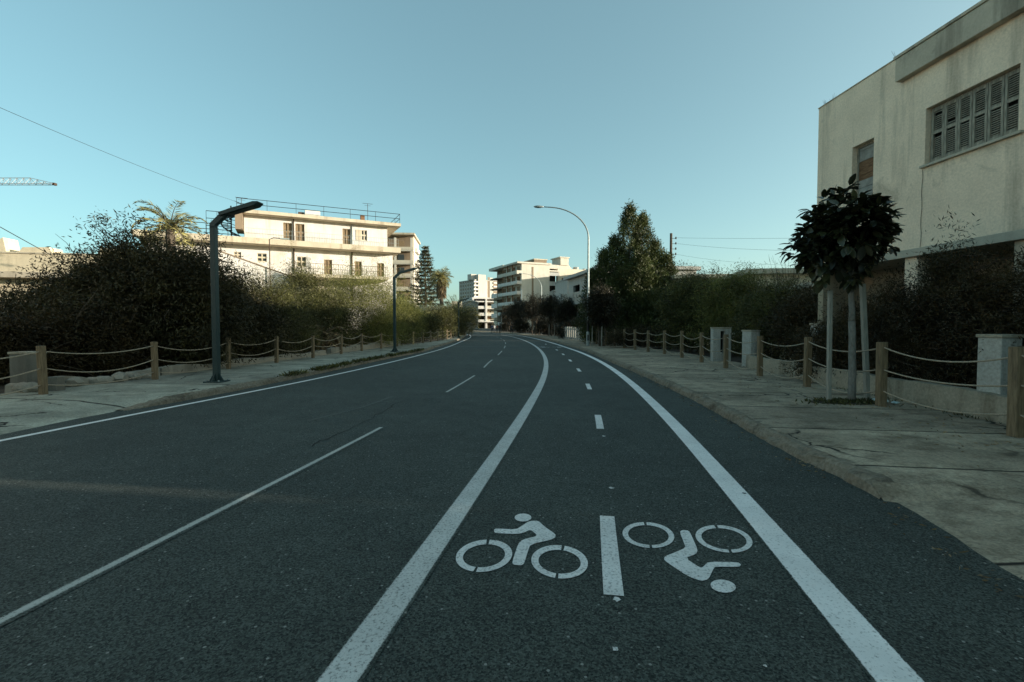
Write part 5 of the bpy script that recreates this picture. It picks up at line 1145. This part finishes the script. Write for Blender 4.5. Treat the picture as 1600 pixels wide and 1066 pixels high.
mb = MB(); mb.box(-.4, 13.4, -.6, 10.3, 7.302, 7.65); mb.build('roof', M_grey, r2)
# block added behind the cypress to shade the foot of the apartment building
hb = empty('added_shade_block', D(932, 128, 0), R_(10), 'cream block added behind the cypress to shade the apartment building', 'apartment block'); mb = MB(); mb.wall(0, 19, 0, 16.6, 0, .3, [(1.5 + (k % 5) * 3.5, 3.2 + (k % 5) * 3.5, 13.8 - 3 * (k // 5), 15.4 - 3 * (k // 5)) for k in range(25)]); mb.box(0, .3, .3, 40, 0, 16.6); mb.box(18.7, 19, .3, 40, 0, 16.6); mb.box(.3, 18.7, 39.7, 40, 0, 16.6); mb.build('wall', M_cream, hb); mb = MB(); mb.box(.35, 18.6, 1.5, 1.55, 0, 16.4); mb.build('room_shade_sheet', M_dark, hb); mb = MB(); mb.box(-.3, 19.3, -.3, 40.3, 16.602, 17.0); mb.build('roof', M_slabcream, hb)

# ------------------------------------------------------------------ crane
r = empty('tower_crane', (-190, 150, 0), R_(0), 'tower crane whose lattice jib reaches in from the left edge', 'crane')
def truss(p, q, h, w, n, r_, taper=False):
    p = Vector(p); q = Vector(q); mb = MB(); d = q - p; side = Vector((-d.y, d.x, 0)); side = side.normalized() * w / 2 if side.length > .1 else Vector((0, w / 2, 0)); U = Vector((0, 0, h)) if abs(d.normalized().z) < .9 else Vector((h, 0, 0))
    f = lambda t: (min(1, (1 - t) / .16) if taper else 1)
    mb.tube([p - side, q - side], r_, 4); mb.tube([p + side, q + side], r_, 4); mb.tube([p + U, p.lerp(q, .84) + U * f(.84), q + U * .15], r_, 4)
    for i in range(n):
        t0, t1, t2 = i / n, (i + .5) / n, (i + 1) / n
        for s in (side, -side): mb.tube([p.lerp(q, t0) + s, p.lerp(q, t1) + U * f(t1)], r_ * .6, 3); mb.tube([p.lerp(q, t1) + U * f(t1), p.lerp(q, t2) + s], r_ * .6, 3)
    return mb
truss((0, 0, 45.6), (46.5, 0, 45.6), 2.0, 1.4, 22, .11, True).build('jib', M_cranegrey, r); truss((0, 0, 0), (0, 0, 45.5), 1.8, 1.8, 20, .14).build('mast', M_cranegrey, r)
mb = MB(); mb.box(46.3, 47.0, -.5, .5, 45.3, 46.0); mb.build('jib_tip', M_rusty, r); mb = MB(); mb.box(-12, 0, -.8, .8, 45.4, 46); mb.box(-12, -9, -1, 1, 43.4, 45.4); mb.build('counterweight', M_cranegrey, r)

# ------------------------------------------------------------------ walkers
def person(loc, rz, label, top, legs, h=1.72, stride=.25, hair=(.02, .015, .01)):
    root = empty('person', loc, rz, label, 'person', 'walkers far down the road')
    k = h / 1.75; J = {'pel': (0, 0, .95), 'che': (0, .02, 1.28), 'nek': (0, .02, 1.47), 'chin': (0, .03, 1.56), 'hed': (0, .04, 1.66), 'crn': (0, .02, 1.75),
        'lh': (-.10, 0, .90), 'lk': (-.11, stride * .6, .50), 'la': (-.11, stride * .45, .09), 'lt': (-.12, stride * .45 + .18, .04), 'rh': (.10, 0, .90), 'rk': (.11, -stride * .1, .50), 'ra': (.11, -stride, .10), 'rt': (.12, -stride + .18, .04),
        'ls': (-.19, .01, 1.41), 'le': (-.25, -.06, 1.13), 'lw': (-.25, .06, .88), 'lf': (-.25, .10, .78), 'rs': (.19, .01, 1.41), 're': (.25, -.03, 1.13), 'rw': (.25, .10, .88), 'rf': (.25, .14, .78)}
    Rr = {'pel': .13, 'che': .145, 'nek': .055, 'chin': .07, 'hed': .095, 'crn': .06, 'lh': .095, 'rh': .095, 'lk': .062, 'rk': .062, 'la': .045, 'ra': .045, 'lt': .04, 'rt': .04, 'ls': .065, 'rs': .065, 'le': .045, 're': .045, 'lw': .032, 'rw': .032, 'lf': .035, 'rf': .035}
    names = list(J); idx = {n: i for i, n in enumerate(names)}
    ed = [('pel', 'che'), ('che', 'nek'), ('nek', 'chin'), ('chin', 'hed'), ('hed', 'crn'), ('pel', 'lh'), ('lh', 'lk'), ('lk', 'la'), ('la', 'lt'), ('pel', 'rh'), ('rh', 'rk'), ('rk', 'ra'), ('ra', 'rt'), ('che', 'ls'), ('ls', 'le'), ('le', 'lw'), ('lw', 'lf'), ('che', 'rs'), ('rs', 're'), ('re', 'rw'), ('rw', 'rf')]
    me = bpy.data.meshes.new('body'); me.from_pydata([tuple(c * k for c in J[n]) for n in names], [(idx[a], idx[b]) for a, b in ed], []); o = bpy.data.objects.new('body', me); COL.objects.link(o); o.parent = root
    sk = o.modifiers.new('Skin', 'SKIN'); sd = me.skin_vertices[0].data if me.skin_vertices else None
    if sd is None: me.attributes; 
    if not me.skin_vertices:
        bm = bmesh.new(); bm.from_mesh(me); bm.verts.layers.skin.verify(); bm.to_mesh(me); bm.free()
    for n in names: me.skin_vertices[0].data[idx[n]].radius = (Rr[n] * k, Rr[n] * k * .9)
    me.skin_vertices[0].data[0].use_root = True
    ss = o.modifiers.new('Subdivision', 'SUBSURF'); ss.levels = 1; ss.render_levels = 1
    m, nt, b = new_mat('clothes'); g = N(nt, 'ShaderNodeNewGeometry'); tc = N(nt, 'ShaderNodeTexCoord'); sp_ = N(nt, 'ShaderNodeSeparateXYZ'); link(nt, tc.outputs['Object'], sp_.inputs[0]); dv = N(nt, 'ShaderNodeMath', operation='DIVIDE'); link(nt, sp_.outputs[2], dv.inputs[0]); dv.inputs[1].default_value = 1.8 * k
    rp = N(nt, 'ShaderNodeValToRGB'); rp.color_ramp.interpolation = 'CONSTANT'; e = rp.color_ramp.elements; e[0].position = 0; e[0].color = (.02, .02, .02, 1); e[1].position = .05; e[1].color = c4(legs)
    for p_, c_ in ((.53, top), (.83, (.32, .2, .14))): q_ = e.new(p_); q_.color = c4(c_)
    link(nt, dv.outputs[0], rp.inputs[0]); link(nt, rp.outputs[0], b.inputs['Base Color']); b.inputs['Roughness'].default_value = .85; me.materials.append(m)
    bm = bmesh.new(); bmesh.ops.create_uvsphere(bm, u_segments=12, v_segments=8, radius=.112 * k)
    bmesh.ops.delete(bm, geom=[v_ for v_ in bm.verts if v_.co.z < -.03 * k and v_.co.y > -.02 or v_.co.z < -.085 * k], context='VERTS'); mh = bpy.data.meshes.new('hair'); bm.to_mesh(mh); bm.free(); mh.materials.append(plain('hair_dark', hair, .6)); oh = bpy.data.objects.new('hair', mh); COL.objects.link(oh); oh.parent = root; oh.location = (0, .015 * k, 1.69 * k)
    return root
person(D(769, 92, 0), R_(10), 'walker in a dark blue top, farthest left of the group', (.05, .08, .16), (.02, .025, .04), 1.75)
person(D(772.5, 94, 0), R_(14), 'walker in a pale top between two others', (.45, .45, .43), (.03, .03, .04), 1.68, -.25)
person(D(776.5, 91, 0), R_(8), 'walker in a red-brown top in the middle of the group', (.20, .06, .04), (.03, .03, .035), 1.70)
person(D(781, 84, 0), R_(12), 'walker in black, nearest of the group beside the post', (.015, .015, .02), (.015, .015, .02), 1.76, -.3)
person(D(799.5, 80, 0), R_(12), 'lone walker in dark clothes by the right edge line', (.03, .025, .02), (.012, .012, .014), 1.72)

# ------------------------------------------------------------------ camera, sun, sky
cam = bpy.data.cameras.new('camera'); cam.sensor_width = 36; cam.lens = 36 * FPX / 1600; cam.clip_end = 4000; cam.clip_start = .05
co = bpy.data.objects.new('camera', cam); COL.objects.link(co); co.location = (0, 0, EYE); co.rotation_euler = (PI / 2 - PITCH, 0, 0); SC.camera = co
AZ = R_(8); EL = R_(7.5)      # sun to the right, a little behind the camera, low
S = Vector((math.cos(AZ) * math.cos(EL), -math.sin(AZ) * math.cos(EL), math.sin(EL)))
sun = bpy.data.lights.new('sun', 'SUN'); sun.energy = 5.0; sun.angle = R_(.5); sun.color = (1.0, .90, .75); so = bpy.data.objects.new('sun', sun); COL.objects.link(so); so.rotation_euler = (-S).to_track_quat('-Z', 'Y').to_euler(); so.location = (60, -20, 40)
wd = bpy.data.worlds.new('World'); SC.world = wd; wd.use_nodes = True; nt = wd.node_tree; bg = nt.nodes['Background']
sky = nt.nodes.new('ShaderNodeTexSky'); sky.sky_type = 'NISHITA'; sky.sun_disc = False; sky.sun_elevation = EL; sky.sun_rotation = math.atan2(S.x, S.y); sky.altitude = 10; sky.air_density = .7; sky.dust_density = 2.0; sky.ozone_density = 5.0
gm = nt.nodes.new('ShaderNodeGamma'); gm.inputs[1].default_value = .68; nt.links.new(sky.outputs[0], gm.inputs[0])
tint = mixc(nt, 1.0, gm.outputs[0], (2.86, 2.38, 1.43), 'MULTIPLY'); nt.links.new(tint, bg.inputs[0]); bg.inputs[1].default_value = 0.15
SC.view_settings.view_transform = 'Standard'; SC.view_settings.look = 'None'; SC.view_settings.gamma = 1; SC.view_settings.exposure = 0.9; SC.view_settings.use_curve_mapping = False
SC.cycles.max_bounces = 6; SC.cycles.diffuse_bounces = 4; SC.cycles.use_denoising = True
